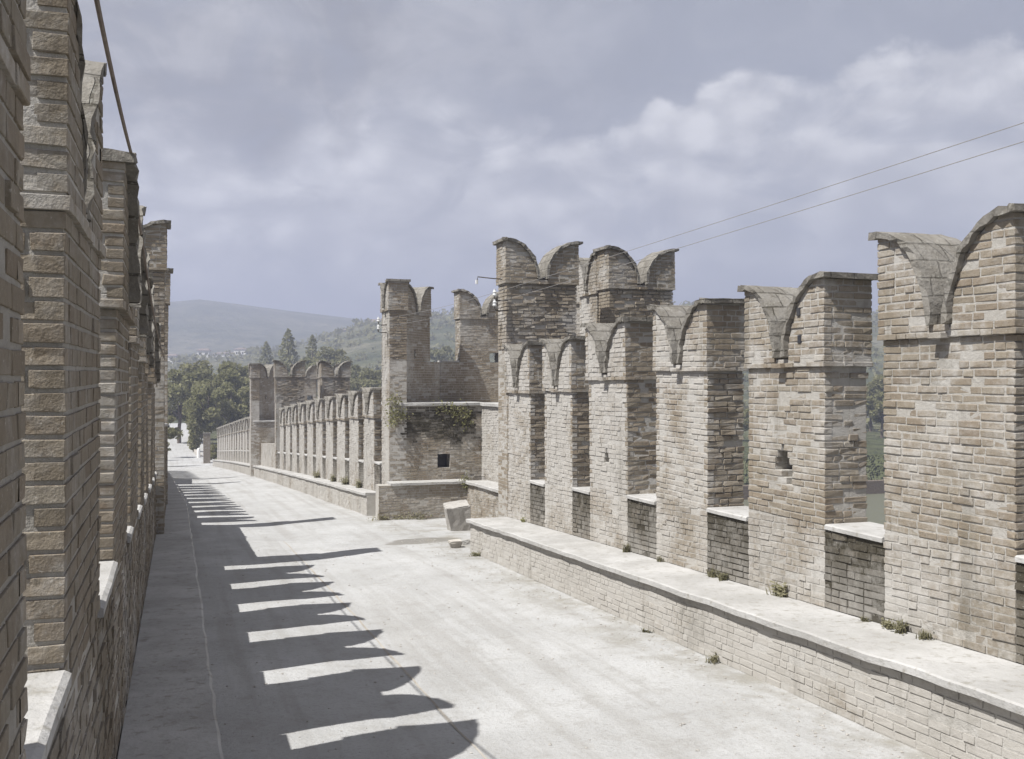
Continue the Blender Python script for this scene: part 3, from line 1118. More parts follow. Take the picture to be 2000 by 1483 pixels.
    out = [(10.6, 19.97), (12.4, 24.0), (10.45, 30.6)]
    for k in range(2):
        (x0, y0), (x1, y1) = out[k], out[k + 1]
        d = Vector((x1 - x0, y1 - y0)).normalized()
        m.add([(x0, y0, -4.8), (x1, y1, -4.8), (x1, y1, 0.6), (x0, y0, 0.6),
               (x0 - d.y * .5, y0 + d.x * .5, -4.8), (x1 - d.y * .5, y1 + d.x * .5, -4.8), (x1 - d.y * .5, y1 + d.x * .5, 0.6), (x0 - d.y * .5, y0 + d.x * .5, 0.6)],
              [(0, 1, 2, 3), (5, 4, 7, 6), (3, 2, 6, 7), (1, 5, 6, 2), (4, 0, 3, 7)], 0)
    put(m, 'outer_wall', ('mortar',))
    m = MB()
    m.add([(8.6, 20.0, -0.72), (10.6, 20.0, -0.72), (12.3, 24, -0.72), (10.4, 30.1, -0.72), (8.6, 30.1, -0.72)], [(0, 1, 2, 3, 4)], 0)
    put(m, 'terrace_floor', ('soil_floor',))
    return w


right_turret(0, 0, 0, 'tall brick pier turret with recessed bench and ivy-hung ledge, middle of the right side')
_s2 = 35.0
right_turret(UF[0] * _s2 - 0.6, UF[1] * _s2, -1.82, 'smaller looking brick pier turret standing farther down the right parapet', False)


def left_turret(dy, dx, dz, label):
    base = Vector((-1.0 + dx, 23.5 + dy, -4 + dz))
    w = thing('pier_turret', label, 'turret', base)
    D = Vector((dx, dy, dz)) - base
    xr = -0.20
    for nm, y in (('near_flank', 19.25), ('far_flank', 27.2)):
        m = MB()
        wall_panel(m, (xr - 2.6, y), (xr, y), -4.6, 0.66, T=0.6)
        wall_run(m, (xr, y), (0, 1), (1, 0), lambda s: -4.6, [(0, 0.6, 0.655, 0.0)], T=0.3, below=0.3)
        m.build(nm, ('brick', 'mortar'), w, D)
        place_merlon(w, T_MESH, Vector((xr - 1.55, y, 0.66)) + D, 0)
    m = MB()
    wall_run(m, (xr - 0.03, 19.86), (0, 1), (1, 0), lambda s: zr(19.86 + s), [(0, 7.33, lambda s: -0.86 - 0.04 * s, 0.0)], T=0.5, below=0.5)
    m.build('front_wall', ('brick', 'mortar'), w, D)
    m = MB()
    slab(m, (xr - 0.03, 19.87), (0, 1), (1, 0), 0, 7.31, lambda s: -0.80 - 0.04 * s, 0.5, 0.03, 0.058, 0.3, 0.01)
    m.box((xr - 0.4, 24.3, -1.15), (xr - 0.12, 24.62, -0.75), 0, 0.02)
    m.build('wall_cap', 'slab_stone', w, D)
    # bench in front runs on past the turret
    m = MB()
    wall_run(m, (XLB, 19.21), (0, 1), (1, 0), lambda s: zr(19.21 + s), [(0, 8.6, lambda s: zr(19.21 + s) + BENCH - 0.06, 0.0)], T=0.482, below=0.4, cell=1.5)
    m.build('bench_front', ('brick', 'mortar'), w, D)
    m = MB()
    slab(m, (XLB, 19.21), (0, 1), (1, 0), 0, 8.6, lambda s: zr(19.21 + s) + BENCH, 0.482, 0.02, 0.07, 0.3, 0.012)
    m.build('bench_slab', 'slab_stone', w, D)


left_turret(0, 0, 0, 'brick turret with two tall tail-topped merlons behind the left parapet')
left_turret(35 * UF[1], 35 * UF[0], -1.82, 'second turret on the left side, far along beyond the first')

# ------------------------------------------------------------------ far parapets
FM = [merlon_mesh(1.62, 0.54, 2.36, 1.44, wash=1.8) for _ in range(2)]
FML = [merlon_mesh(1.58, 0.54, 2.40, 1.48, wash=-0.2)]


def far_run(s0, s1, side, label, pitch=2.43, name='parapet_wall', plain=0.0):
    """parapet between two turrets on the far part; side +1 right, -1 left"""
    mid = far_pt(0.5 * (s0 + s1), 0 if side > 0 else -(XR - XL))
    o = Vector((*mid, -5))
    w = thing(name, label, 'wall', o)
    if side > 0:
        A0 = far_pt(s0)
        A = far_pt(s1)
        u, n = (-UF[0], -UF[1]), NF
        S = lambda q: s1 - q                 # run parameter -> metres beyond the recess
        rz = RIGHT - PHI
    else:
        A = far_pt(s0, -(5.80 - XL))
        u, n = UF, (-NF[0], -NF[1])
        S = lambda q: s0 + q
        rz = LEFT - PHI
    ybase = lambda s: zr(NOOK1 + s * UF[1])
    L = 1.62 if side > 0 else 1.58
    count = int((s1 - s0 - plain) / pitch)
    lead = plain + ((s1 - s0 - plain) - count * pitch + (pitch - L)) / 2
    segs = []
    q = plain
    if plain:                                # unbroken stretch before the turret
        segs.append((0.0, plain, lambda q_: ybase(S(q_)) + BENCH + 1.35, 0.0))
    sm = MB()
    for i in range(count + 1):
        a = lead + i * pitch
        # embrasure (or end piece) before the merlon
        e0, e1 = q, min(a, s1 - s0)
        if e1 - e0 > 0.05:
            zs = ybase(S(0.5 * (e0 + e1))) + BENCH + 0.88
            segs.append((e0, e1, zs - 0.055, 0.85))
            slab(sm, A, u, n, e0 + 0.01, e1 - 0.01, zs, 0.56, 0.02, 0.052, 0.4, 0.006)
        if i == count:
            break
        foot = ybase(S(a + L / 2)) + BENCH + 0.83
        segs.append((a, a + L, foot, 0.0))
        me = FM[i % 2] if side > 0 else FML[0]
        p = (A[0] + u[0] * a, A[1] + u[1] * a, foot)
        place_merlon(w, me, Vector(p) - o, rz)
        q = a + L
    b = MB()
    b.wash = 1.1 if side > 0 else -0.2
    wall_run(b, A, u, n, lambda q_: ybase(S(q_)) + BENCH, segs, below=2.5, cell=1.0)
    b.build('base_wall', ('brick', 'mortar'), w, -o)
    sm.build('sill', 'slab_stone', w, -o)
    # bench
    off = -0.43 if side > 0 else 0.55
    Ab = (A[0] + n[0] * abs(off), A[1] + n[1] * abs(off))
    bm = MB()
    bm.wash = 1.4 if side > 0 else 0
    wall_run(bm, Ab, u, n, lambda q_: ybase(S(q_)), [(0, s1 - s0, lambda q_: ybase(S(q_)) + BENCH - 0.06, 0.0)], T=abs(off), below=0.4, cell=2.0)
    bm.build('bench_front', ('brick', 'mortar'), w, -o)
    m2 = MB()
    slab(m2, Ab, u, n, 0, s1 - s0, lambda q_: ybase(S(q_)) + BENCH, abs(off) - 0.004, 0.06, 0.08, 0.4, 0.015)
    m2.build('bench_slab', 'slab_stone', w, -o)
    return w


far_run(1.12, 35.4, +1, 'row of narrow looking brick merlons between the two right turrets', plain=8.9)
far_run(36.1, 78.0, +1, 'last run of small distant merlons beyond the farther right turret')
far_run(0.0, 26.2, -1, 'left parapet seen edge-on between the two left turrets')
far_run(35.0, 60.0, -1, 'farthest left parapet, almost hidden behind the nearer merlons')

# deck under the road
m = MB()
for y0, y1 in ((-12, 30), (30, 60), (60, 111)):
    vs = []
    for y in (y0, y1):
        a = axis_x(y)
        z = zr(y) - 0.35
        vs += [(a - 0.85, y, z - 1.6), (a + 7.0, y, z - 1.6), (a + 7.0, y, z), (a - 0.85, y, z)]
    m.add(vs, [(0, 1, 2, 3), (7, 6, 5, 4), (0, 4, 5, 1), (1, 5, 6, 2), (3, 2, 6, 7), (0, 3, 7, 4)])
tag(m.build('bridge_deck', 'mortar'), kind='structure')

# ------------------------------------------------------------------ far bridgehead
def world(px, py, d):
    """point seen at photo pixel (px, py) at depth d"""
    r = (px - CX) / F * d
    return Vector((r * CT + d * ST, d * CT - r * ST, (CY - py) / F * d))


def pillar(px, py_foot, d, h, wd, label):
    p = world(px, py_foot, d)
    m = MB()
    m.wash = -1.0
    face_level(m, (-wd / 2, -wd / 2), (1, 0), (0, -1), wd, 0, h)
    face_level(m, (wd / 2, -wd / 2), (0, 1), (1, 0), wd, 0, h)
    face_level(m, (-wd / 2, wd / 2), (0, -1), (-1, 0), wd, 0, h)
    m.box((-wd / 2 + .01, -wd / 2 + .01, -0.6), (wd / 2 - .01, wd / 2 - .01, h), 1)
    t = thing('end_pillar', label, 'pillar', p)
    m.build('shaft', ('brick', 'mortar'), t)
    m = MB()
    q = wd / 2 + 0.05
    m.box((-q, -q, h), (q, q, h + 0.12), 0, 0.01)
    m.build('cap', 'coping_stone', t)


pillar(404, 914, 108, 3.7, 0.72, 'brown brick pillar closing the far end of the right bench')


def bollard(px, py, d, h, label):
    m = MB()
    n = 10
    prof = [(0.0, 0.0), (0.22, 0.0), (0.2, h * 0.8), (0.16, h * 0.93), (0.08, h), (0, h)]
    vs = [(r * math.cos(k * 2 * math.pi / n), r * math.sin(k * 2 * math.pi / n), z) for r, z in prof for k in range(n)]
    fs = [(i * n + k, i * n + (k + 1) % n, (i + 1) * n + (k + 1) % n, (i + 1) * n + k) for i in range(len(prof) - 1) for k in range(n)]
    m.add(vs, fs)
    tag(m.build('bollard', 'plaster_white', None, world(px, py, d)), label, 'bollard', 'stone bollards at the far bridgehead')


bollard(388, 900, 118, 1.5, 'small white stone bollard just left of the brown end pillar')
bollard(372, 878, 150, 1.5, 'tiny white stone bollard farther off along the road edge')

# low wall along the far road
m = MB()
pp = [world(391, 902, 120), world(372, 876, 150), world(355, 858, 185)]
for a, b in zip(pp[:-1], pp[1:]):
    d = (b - a).normalized()
    q = Vector((d.y, -d.x, 0)) * 0.25
    zt = 0.85
    vs = [a - q, a + q, b + q, b - q]
    vs = [tuple(v - Vector((0, 0, 0.6))) for v in vs] + [tuple(v + Vector((0, 0, zt))) for v in vs]
    m.add(vs, [(0, 3, 2, 1), (4, 5, 6, 7), (0, 1, 5, 4), (1, 2, 6, 5), (2, 3, 7, 6), (3, 0, 4, 7)])
tag(m.build('low_wall', 'pale_stone'), 'low pale stone wall edging the road past the bridge', 'wall')

# house front behind the end of the bench
m = MB()

# ------------------------------------------------------------------ wires, cable, brackets


def wire(name, pts, r, mat, label, cat, sag=0.0, seg=6, group=None):
    m = MB()
    dense = []
    for a, b in zip(pts[:-1], pts[1:]):
        for k in range(12):
            t_ = k / 12
            p = Vector(a).lerp(Vector(b), t_)
            p.z -= sag * 4 * t_ * (1 - t_)
            dense.append(p)
    dense.append(Vector(pts[-1]))
    m.tube(dense, r, seg)
    return tag(m.build(name, mat), label, cat, group)


def insulator_pair(top, bottom, label, arm=None):
    t = thing('wire_bracket', label, 'bracket', tuple(top))
    o = Vector(top)
    for p in (Vector(top), Vector(bottom)):
        q = p - o
        m = MB()
        prof = [(r_ * 0.75, z_ * 0.75) for r_, z_ in ((0.0, -0.10), (0.035, -0.10), (0.062, -0.07), (0.045, -0.02), (0.058, 0.02), (0.03, 0.06), (0.03, 0.09), (0.0, 0.10))]
        n = 8
        vs = [(q.x + r * math.cos(k * 2 * math.pi / n), q.y + r * math.sin(k * 2 * math.pi / n), q.z + z) for r, z in prof for k in range(n)]
        m.add(vs, [(i * n + k, i * n + (k + 1) % n, (i + 1) * n + (k + 1) % n, (i + 1) * n + k) for i in range(len(prof) - 1) for k in range(n)])
        m.build('insulator', 'porcelain', t)
        m = MB()
        w = arm or Vector((0.3, 0, 0))
        m.tube([q + Vector((0, 0, -0.05)), q + Vector((0, 0, -0.14)), q + w * 0.35 + Vector((0, 0, -0.16)), q + w + Vector((0, 0, -0.14))], 0.014)
        m.build('arm', 'iron', t)


iA1, iA2 = world(966, 572, 20.2), world(966, 592, 20.2)
iB1, iB2 = world(739, 624, 28.3), world(739, 639, 28.3)
insulator_pair(iA1, iA2, 'two white insulators on a hook at the tall middle turret', Vector((0.32, 0.1, 0)))
insulator_pair(iB1, iB2, 'two white insulators on the corner merlon left of the recess', Vector((0.3, 0.3, 0)))
wN1, wN2 = world(1890, 262, 8.3), world(1890, 297, 8.3)


def extend(a, b, f):
    return Vector(b) + (Vector(b) - Vector(a)) * f


wire('telegraph_wire', [iB1, iA1, extend(iA1, wN1, 0.9)], 0.0035, 'wire_metal', 'upper of the two thin wires crossing the sky on the right', 'wire', 0.06)
wire('telegraph_wire', [iB2, iA2, extend(iA2, wN2, 0.9)], 0.0035, 'wire_metal', 'lower of the two thin wires crossing the sky on the right', 'wire', 0.06)
fs_ = [far_pt(s, -0.35) for s in (1.3, 28.5)]
# iron rod bracket on the turret
t = thing('iron_rod', 'dark iron rod with a hook sticking out left of the tall turret', 'bracket', tuple(world(990, 546, 20.6)))
o = Vector(t.location)
m = MB()
m.tube([Vector((0.25, 0.15, 0)), world(960, 544, 20.4) - o, world(933, 541, 20.4) - o, world(932, 547, 20.4) - o], 0.011)
m.build('rod', 'iron', t)
m = MB()
q = world(931, 551, 20.4) - o
m.add([(q.x + 0.03 * math.cos(k * 1.0472), q.y + 0.03 * math.sin(k * 1.0472), q.z + z) for z in (-0.04, 0.04) for k in range(6)],
      [(k, (k + 1) % 6, 6 + (k + 1) % 6, 6 + k) for k in range(6)] + [(5, 4, 3, 2, 1, 0), (6, 7, 8, 9, 10, 11)])
m.build('insulator', 'porcelain', t)

# cable along the left merlons
pts = [(-0.245, -1.5, 1.40), (-0.262, 3.9, 1.33), (-0.245, 6.1, 1.32), (-0.228, 7.6, 1.0), (-0.22, 10.6, 0.74), (-0.21, 14, 0.55), (-0.19, 19.2, 0.40)]
wire('cable', pts, 0.010, 'cable_rubber', 'dark cable running up along the tops of the left merlons', 'cable', 0.02)

# ------------------------------------------------------------------ stones in the recess
def rough_block(name, corners, label, cat, mat='pale_stone', cuts=3, j=0.02):
    """eight corners: bottom four then top four, counter-clockwise"""
    bm = bmesh.new()
    v = [bm.verts.new(c) for c in corners]
    for f in ((0, 3, 2, 1), (4, 5, 6, 7), (0, 1, 5, 4), (1, 2, 6, 5), (2, 3, 7, 6), (3, 0, 4, 7)):
        bm.faces.new([v[i] for i in f])
    bmesh.ops.bevel(bm, geom=bm.edges[:], offset=0.025, segments=2, affect='EDGES')
    bmesh.ops.subdivide_edges(bm, edges=bm.edges[:], cuts=cuts, use_grid_fill=True)
    for q in bm.verts:
        q.co += Vector([rnd.uniform(-j, j) for _ in range(3)]) * 0.5
    me = bpy.data.meshes.new(name)
    bm.to_mesh(me)
    bm.free()
    me.materials.append(MAT[mat])
    return tag(link(name, me), label, cat)


g = zr(24.2) - 0.02
c = world(893, 1037, 24.6)
x, y = c.x, c.y
b_ = rough_block('stone_block', [(x - 0.18, y - 0.2, g - 0.02), (x + 0.30, y - 0.16, g + 0.02), (x + 0.30, y + 0.28, g), (x - 0.18, y + 0.25, g - 0.02),
                                 (x - 0.36, y - 0.28, g + 0.60), (x + 0.28, y - 0.22, g + 0.66), (x + 0.34, y + 0.34, g + 0.76), (x - 0.30, y + 0.3, g + 0.70)],
                 'tilted grey stone block, narrower below, leaning in the recess corner', 'stone', 'block_stone')
c = world(889, 1081, 20.9)
g = zr(20.2) - 0.03
x, y = c.x, c.y
rough_block('stone_trough', [(x - .07, y - .07, g), (x + .09, y - .07, g), (x + .09, y + .08, g), (x - .07, y + .08, g),
                             (x - .15, y - .11, g + .17), (x + .15, y - .11, g + .18), (x + .15, y + .12, g + .2), (x - .15, y + .12, g + .19)],
            'small grey bowl-like stone on the ground by the end of the right bench', 'stone', cuts=2, j=0.012)
c = world(907, 1060, 21.4)
x, y, g = c.x + 0.02, c.y, zr(21) - 0.02
rough_block('rubble_stone', [(x - .13, y - .1, g), (x + .12, y - .1, g), (x + .12, y + .1, g), (x - .13, y + .1, g),
                             (x - .09, y - .07, g + .13), (x + .1, y - .06, g + .16), (x + .08, y + .07, g + .17), (x - .1, y + .06, g + .12)],
            'small white rubble stone lying behind the bowl-like stone', 'stone', 'slab_stone', 2, 0.015)

mb = MB()
for _ in range(2200):
    y = rnd.uniform(3.5, 22) if rnd.random() < 0.85 else rnd.uniform(20, 28)
    u_ = rnd.random()
    x = XRB - 0.05 - abs(rnd.gauss(0, 0.45)) if u_ < 0.5 else rnd.uniform(0.3, XRB)
    if y > 20.5 and u_ > 0.75:
        x = rnd.uniform(5.6, 7.7)
    q = 0.006 + 0.016 * rnd.random() ** 3
    z = zr(y) - 0.085 * max(0.0, 1 - abs(x - 2.55) / 2.5) + 0.012 * math.sin(x * 2.1 + y * 0.7) * math.sin(y * 1.3 + x) - (0.02 if x > 6.2 else 0)
    vs = [(x + q * math.cos(k * 1.5708 + u_ * 6) * rnd.uniform(.7, 1.3), y + q * math.sin(k * 1.5708 + u_ * 6) * rnd.uniform(.7, 1.3), z + q * rnd.uniform(0.1, 0.4)) for k in range(4)]
    mb.add(vs + [(x + q * rnd.uniform(-.3, .3), y + q * rnd.uniform(-.3, .3), z + q * rnd.uniform(0.6, 0.95)), (x, y, z - q)],
           [(0, 1, 4), (1, 2, 4), (2, 3, 4), (3, 0, 4), (1, 0, 5), (2, 1, 5), (3, 2, 5), (0, 3, 5)])
tag(mb.build('gravel', 'block_stone'), kind='stuff')

# ------------------------------------------------------------------ weeds and ivy
def tuft_mesh(n, r, h, mat, blade=0.012, leafy=0.4):
    mb = MB()
    for _ in range(n):
        a = rnd.uniform(0, 6.283)
        x, y = max(-r, min(r, rnd.gauss(0, r * 0.33))), max(-r, min(r, rnd.gauss(0, r * 0.33)))
        hh = h * rnd.uniform(0.35, 1.0)
        lx, ly = math.cos(a) * hh * rnd.uniform(0.1, 0.7), math.sin(a) * hh * rnd.uniform(0.1, 0.7)
        px, py = -math.sin(a) * blade, math.cos(a) * blade
        if rnd.random() < leafy:
            z0 = hh * rnd.uniform(0.2, 1.0)
            s_ = blade * 1.9
            cx, cy = x + lx * 0.6, y + ly * 0.6
            mb.add([(cx - s_, cy - s_ * .5, z0), (cx + s_ * .6, cy - s_, z0 + s_ * .4), (cx + s_, cy + s_ * .7, z0 + s_), (cx - s_ * .7, cy + s_, z0 + s_ * .3)], [(0, 1, 2, 3)])
        else:
            mb.add([(x - px, y - py, 0), (x + px, y + py, 0), (x + lx * .5 + px * .7, y + ly * .5 + py * .7, hh * .65), (x + lx * .5 - px * .7, y + ly * .5 - py * .7, hh * .65), (x + lx, y + ly, hh)],
                   [(0, 1, 2, 3), (3, 2, 4)])
    return mb.mesh('weed_tuft', mat)


TUFTS = [tuft_mesh(70, 0.13, 0.16, 'leaf_dry'), tuft_mesh(90, 0.16, 0.24, 'leaf_dry'), tuft_mesh(60, 0.10, 0.12, 'leaf_green'), tuft_mesh(130, 0.2, 0.25, 'leaf_dry')]
spots = [(1022, 2, 'small weed tuft at the far end of the right bench, below the first embrasure'),
         (1225, 1, 'weed tuft on the right bench under the third far embrasure'),
         (1290, 0, 'dry tuft on the bench below the smooth pale merlon foot'),
         (1395, 0, 'pair-like tuft left of two on the bench below an embrasure stain'),
         (1414, 1, 'taller tuft right of two on the bench below an embrasure stain'),
         (1522, 1, 'tuft on the bench below the merlon with the broken stepped hole'),
         (1690, 0, 'dry tuft on the bench under the darkest embrasure stain'),
         (1735, 1, 'bushy dry tuft at the edge of the darkest embrasure stain'),
         (1762, 3, 'wide dry grass clump at the foot of the nearest tall merlon'),
         (1806, 3, 'largest dry grass clump on the bench, nearest the viewer')]
for k, (px, v, lab) in enumerate(spots):
    d = 2038 * (XR - 0.05) / (px - 343)
    Yp = (d - ST * (XR - 0.05)) / CT
    p = (XR - 0.06, Yp, zr(Yp) + BENCH + 0.001)
    o = tag(link('weed_tuft', TUFTS[v], None, p), lab, 'weeds', 'weeds along the right bench')
    o.rotation_euler = (0, 0, rnd.uniform(0, 6))
    o.scale = (0.45, rnd.uniform(0.4, 1.0), rnd.uniform(0.3, 0.75))
foot = [(930, 1, 'weed at the road foot of the right bench end'), (1262, 0, 'lone dry weed farther along the bench foot'),
        (1392, 1, 'biggest weed on the road at the bench foot, near the viewer')]
for px, v, lab in foot:
    X = XRB - 0.07
    d = 2038 * X / (px - 343)
    Yp = (d - ST * X) / CT
    o = tag(link('weed_tuft', TUFTS[v], None, (X, Yp, zr(Yp) - 0.01)), lab, 'weeds', 'weeds on the road by the right bench')
    o.rotation_euler = (0, 0, rnd.uniform(0, 6))
    o.scale = (0.6, 0.9, 0.45)
for px, v, lab in ((300, 1, ''), ):
    pass
for k, (s, v, lab) in enumerate(((4.0, 1, 'weed tuft on the far bench nearest the recess corner'), (6.3, 3, 'wide weed clump on the far bench under the merlons'), (8.8, 1, 'middle weed tuft on the far bench under the merlons'), (12.5, 3, 'small looking clump on the far bench before the second turret'))):
    p = far_pt(s, -0.08)
    o = tag(link('weed_tuft', TUFTS[v], None, (p[0], p[1], zr(p[1]) + BENCH)), lab, 'weeds', 'weeds on the far right bench')
    o.scale = (1.1, 1.6, 1.2)


def ivy(name, pts, n, spread, leaf, mat, label):
    """hanging leaves scattered round a list of points"""
    mb = MB()
    o = Vector(pts[0])
    for _ in range(n):
        p = Vector(rnd.choice(pts)) - o + Vector((rnd.gauss(0, spread[0]), rnd.gauss(0, spread[1]), rnd.gauss(0, spread[2])))
        a, b = Vector([rnd.gauss(0, 1) for _ in range(3)]).normalized() * leaf, Vector([rnd.gauss(0, 1) for _ in range(3)]).normalized() * leaf
        mb.add([tuple(p - a), tuple(p + b), tuple(p + a), tuple(p - b)], [(0, 1, 2, 3)])
    return tag(mb.build(name, mat, None, o), label, 'ivy', 'plants hanging on the recess wall')


ivy('ivy', [(5.95, 27.80, -0.55), (5.9, 27.78, -0.85), (6.15, 27.8, -0.95), (5.85, 27.75, -1.1)], 260, (0.12, 0.06, 0.13), 0.035, 'leaf_green', 'ivy clump at the left end of the ledge by the corner pier')
ivy('ivy', [(7.35, 27.78, -0.75), (7.6, 27.78, -0.82), (7.8, 27.78, -0.9), (8.0, 27.8, -0.85), (8.05, 27.8, -1.15)], 260, (0.13, 0.06, 0.12), 0.035, 'leaf_green', 'dark ivy hanging from the right part of the recess ledge')
ivy('ivy', [(7.85, 27.28, -2.85), (7.9, 27.28, -3.0)], 120, (0.06, 0.04, 0.1), 0.03, 'leaf_green', 'little green plant on the corner of the recess bench')
ivy('ivy', [(5.5, 27.3, zr(27) + 0.05), (6.0, 27.28, zr(27) + 0.05), (6.5, 27.28, zr(27) + 0.04)], 260, (0.16, 0.05, 0.05), 0.028, 'leaf_dry', 'low growth along the foot of the recess bench')

# ------------------------------------------------------------------ trees
def tree_meshes(h, rx, shape, mat, n, leaf, lobes=14):
    tb = MB()
    th = h * 0.45
    tb.tube([(0, 0, -0.6), (rnd.uniform(-.1, .1), rnd.uniform(-.1, .1), th * 0.5), (rnd.uniform(-.3, .3), rnd.uniform(-.3, .3), th), (0, 0, h * 0.8)],
            [h * 0.028, h * 0.022, h * 0.017, h * 0.006], 8)
    cb = MB()
    cl = []
    for k in range(lobes):
        a = rnd.uniform(0, 6.283)
        if shape == 'cone':
            z = h * rnd.uniform(0.12, 0.97)
            rr = rx * (1 - z / h) ** 0.8 * rnd.uniform(0.3, 0.95)
            sz = max(0.25, rx * 0.42 * (1 - 0.75 * z / h))
        elif shape == 'column':
            z = h * rnd.uniform(0.08, 0.92)
            rr = rx * rnd.uniform(0.0, 0.6)
            sz = rx * 0.5
        else:
            z = h * rnd.uniform(0.34, 0.9)
            f = math.sqrt(max(0.05, 1 - ((z / h - 0.58) / 0.42) ** 2))
            rr = rx * f * rnd.uniform(0.25, 0.85)
            sz = rx * rnd.uniform(0.25, 0.42)
        c_ = Vector((rr * math.cos(a), rr * math.sin(a), z))
        cl.append((c_, sz))
        if shape == 'round' and k < 9:
            tb.tube([(0, 0, th * rnd.uniform(0.7, 1.1)), c_ * 0.55 + Vector((0, 0, th * 0.35)), c_], [h * 0.011, h * 0.007, h * 0.003], 5)
    def leaf_quad(p, q):
        a = Vector([rnd.gauss(0, 1) for _ in range(3)]).normalized() * q * rnd.uniform(0.6, 1.3)
        b = Vector([rnd.gauss(0, 1) for _ in range(3)]).normalized() * q * rnd.uniform(0.6, 1.3)
        cb.add([tuple(p - a), tuple(p + b), tuple(p + a), tuple(p - b)], [(0, 1, 2, 3)])
    if shape == 'round':
        for c_, sz in cl:
            for _ in range(n // lobes):
                d = Vector([rnd.gauss(0, 1) for _ in range(3)]).normalized() * sz * rnd.random() ** 0.4
                leaf_quad(c_ + Vector((d.x, d.y, d.z * 0.8)), leaf)
    else:
        for _ in range(n):
            t_ = rnd.random() ** (1.5 if shape == 'cone' else 1.0)
            z = h * (0.08 + 0.92 * t_)
            a = rnd.uniform(0, 6.283)
            env = rx * ((1 - t_) ** 0.6 if shape == 'cone' else math.sqrt(max(0.0, 1 - (2 * t_ - 1) ** 4)))
            env *= 0.78 + 0.3 * math.sin(z * 2.3 + 3 * a) * math.sin(a * 2 + z)
            rr = env * rnd.random() ** 0.45
            leaf_quad(Vector((rr * math.cos(a), rr * math.sin(a), z - 0.15 * rr)), leaf * (1 - 0.3 * t_ if shape == 'cone' else 1))
    return tb.mesh('trunk', 'bark'), cb.mesh('crown', mat)


KIND = {'round': [tree_meshes(12, 4.2, 'round', 'leaf_green', 5200, 0.26, 22), tree_meshes(12, 4.6, 'round', 'leaf_dark', 5200, 0.26, 20)],
        'cone': [tree_meshes(16, 4.6, 'cone', 'leaf_green', 1700, 0.42, 26), tree_meshes(16, 4.2, 'cone', 'leaf_green', 1500, 0.42, 24)],
        'column': [tree_meshes(8, 1.3, 'column', 'leaf_green', 2600, 0.18, 16)],
        'bush': [tree_meshes(3, 1.6, 'round', 'leaf_dark', 1400, 0.13, 12)]}


def tree(kind, v, px, py_top, d, height, label, group, py_foot=None, name='broadleaf_tree', zfoot=None):
    p = world(px, py_top, d)
    zf = zfoot if zfoot is not None else ground_z(p.x, p.y)
    h = p.z - zf if height is None else height
    z0 = zf if height is None else p.z - height
    H0 = {'round': 12, 'cone': 16, 'column': 8, 'bush': 3}[kind]
    t = thing(name, label, 'shrub' if kind == 'bush' else 'tree', (p.x, p.y, z0), group)
    s = h / H0
    tm, cm = KIND[kind][v % len(KIND[kind])]
    t.rotation_euler = (0, 0, rnd.uniform(0, 6))
    wf = min(1.6, max(0.7, 1.0 / s if s > 1.5 else 1.0))
    t.scale = (s * wf if s < 1 else s, s * wf if s < 1 else s, s)
    link('trunk', tm, t)
    link('crown', cm, t)


G1 = 'trees beyond the far end of the bridge'
for i, (px, py, d, v, lab) in enumerate((
        (350, 712, 150, 0, 'light green tree overhanging the far end of the road'),
        (392, 700, 165, 1, 'dark rounded tree just right of the road end, below the white villa'),
        (432, 696, 150, 0, 'broad green tree left of the second turret, in the middle of the clump'),
        (470, 704, 160, 1, 'dark green tree touching the left side of the second turret'),
        (408, 745, 135, 0, 'lower green tree standing in front of the clump behind the end pillar'),
        (452, 738, 140, 0, 'low green tree above the last merlons of the right parapet'),
        (495, 715, 180, 1, 'dark tree partly hidden behind the second turret'))):
    tree('round', v, px, py, d, None, lab, G1)
tree('column', 0, 380, 785, 132, None, 'narrow ivy-like green column by the road below the clump', G1, name='columnar_tree')
G2 = 'conifers standing behind the second turret'
for px, py, d, v, lab in ((563, 644, 260, 0, 'tallest pointed conifer above the second turret'), (610, 655, 270, 1, 'slimmer pointed conifer right of the tallest one'),
                          (520, 668, 300, 0, 'small pointed conifer above the left side of the second turret')):
    tree('cone', v, px, py, d, None, lab, G2, name='conifer')
G3 = 'trees on the slope behind the right parapet'
for px, py, d, v, lab in ((640, 672, 230, 1, 'dark bushy tree right above the second turret'), (590, 690, 220, 0, 'green tree peeping between the horns of the second turret'),
                          (690, 705, 210, 0, 'green tree in the gap between second turret and recess corner'), (725, 715, 190, 1, 'dark tree close to the recess corner merlon'),
                          (655, 715, 200, 0, 'pale tree over the row of narrow merlons'),
                          (868, 668, 260, 0, 'green tree in the gap between the two terrace merlons'), (1700, 728, 190, 1, 'dark tree in the gap beside the nearest tall merlon'),
                          (1722, 760, 170, 0, 'lower green tree in the gap beside the nearest tall merlon'), (1445, 790, 160, 0, 'green tree seen through the slit between two merlons')):
    tree('round', v, px, py, d, None, lab, G3)
tree('bush', 0, 326, 812, 118, 3.6, 'dark round shrub at the far left end of the bridge', 'shrubs at the far bridgehead', name='shrub')
tree('bush', 0, 321, 862, 112, 1.6, 'small dark shrub low at the far left end of the bridge', 'shrubs at the far bridgehead', name='shrub')
tree('bush', 0, 419, 868, 113, 2.2, 'brownish shrub between the end pillar and the last merlon', 'shrubs at the far bridgehead', name='shrub')

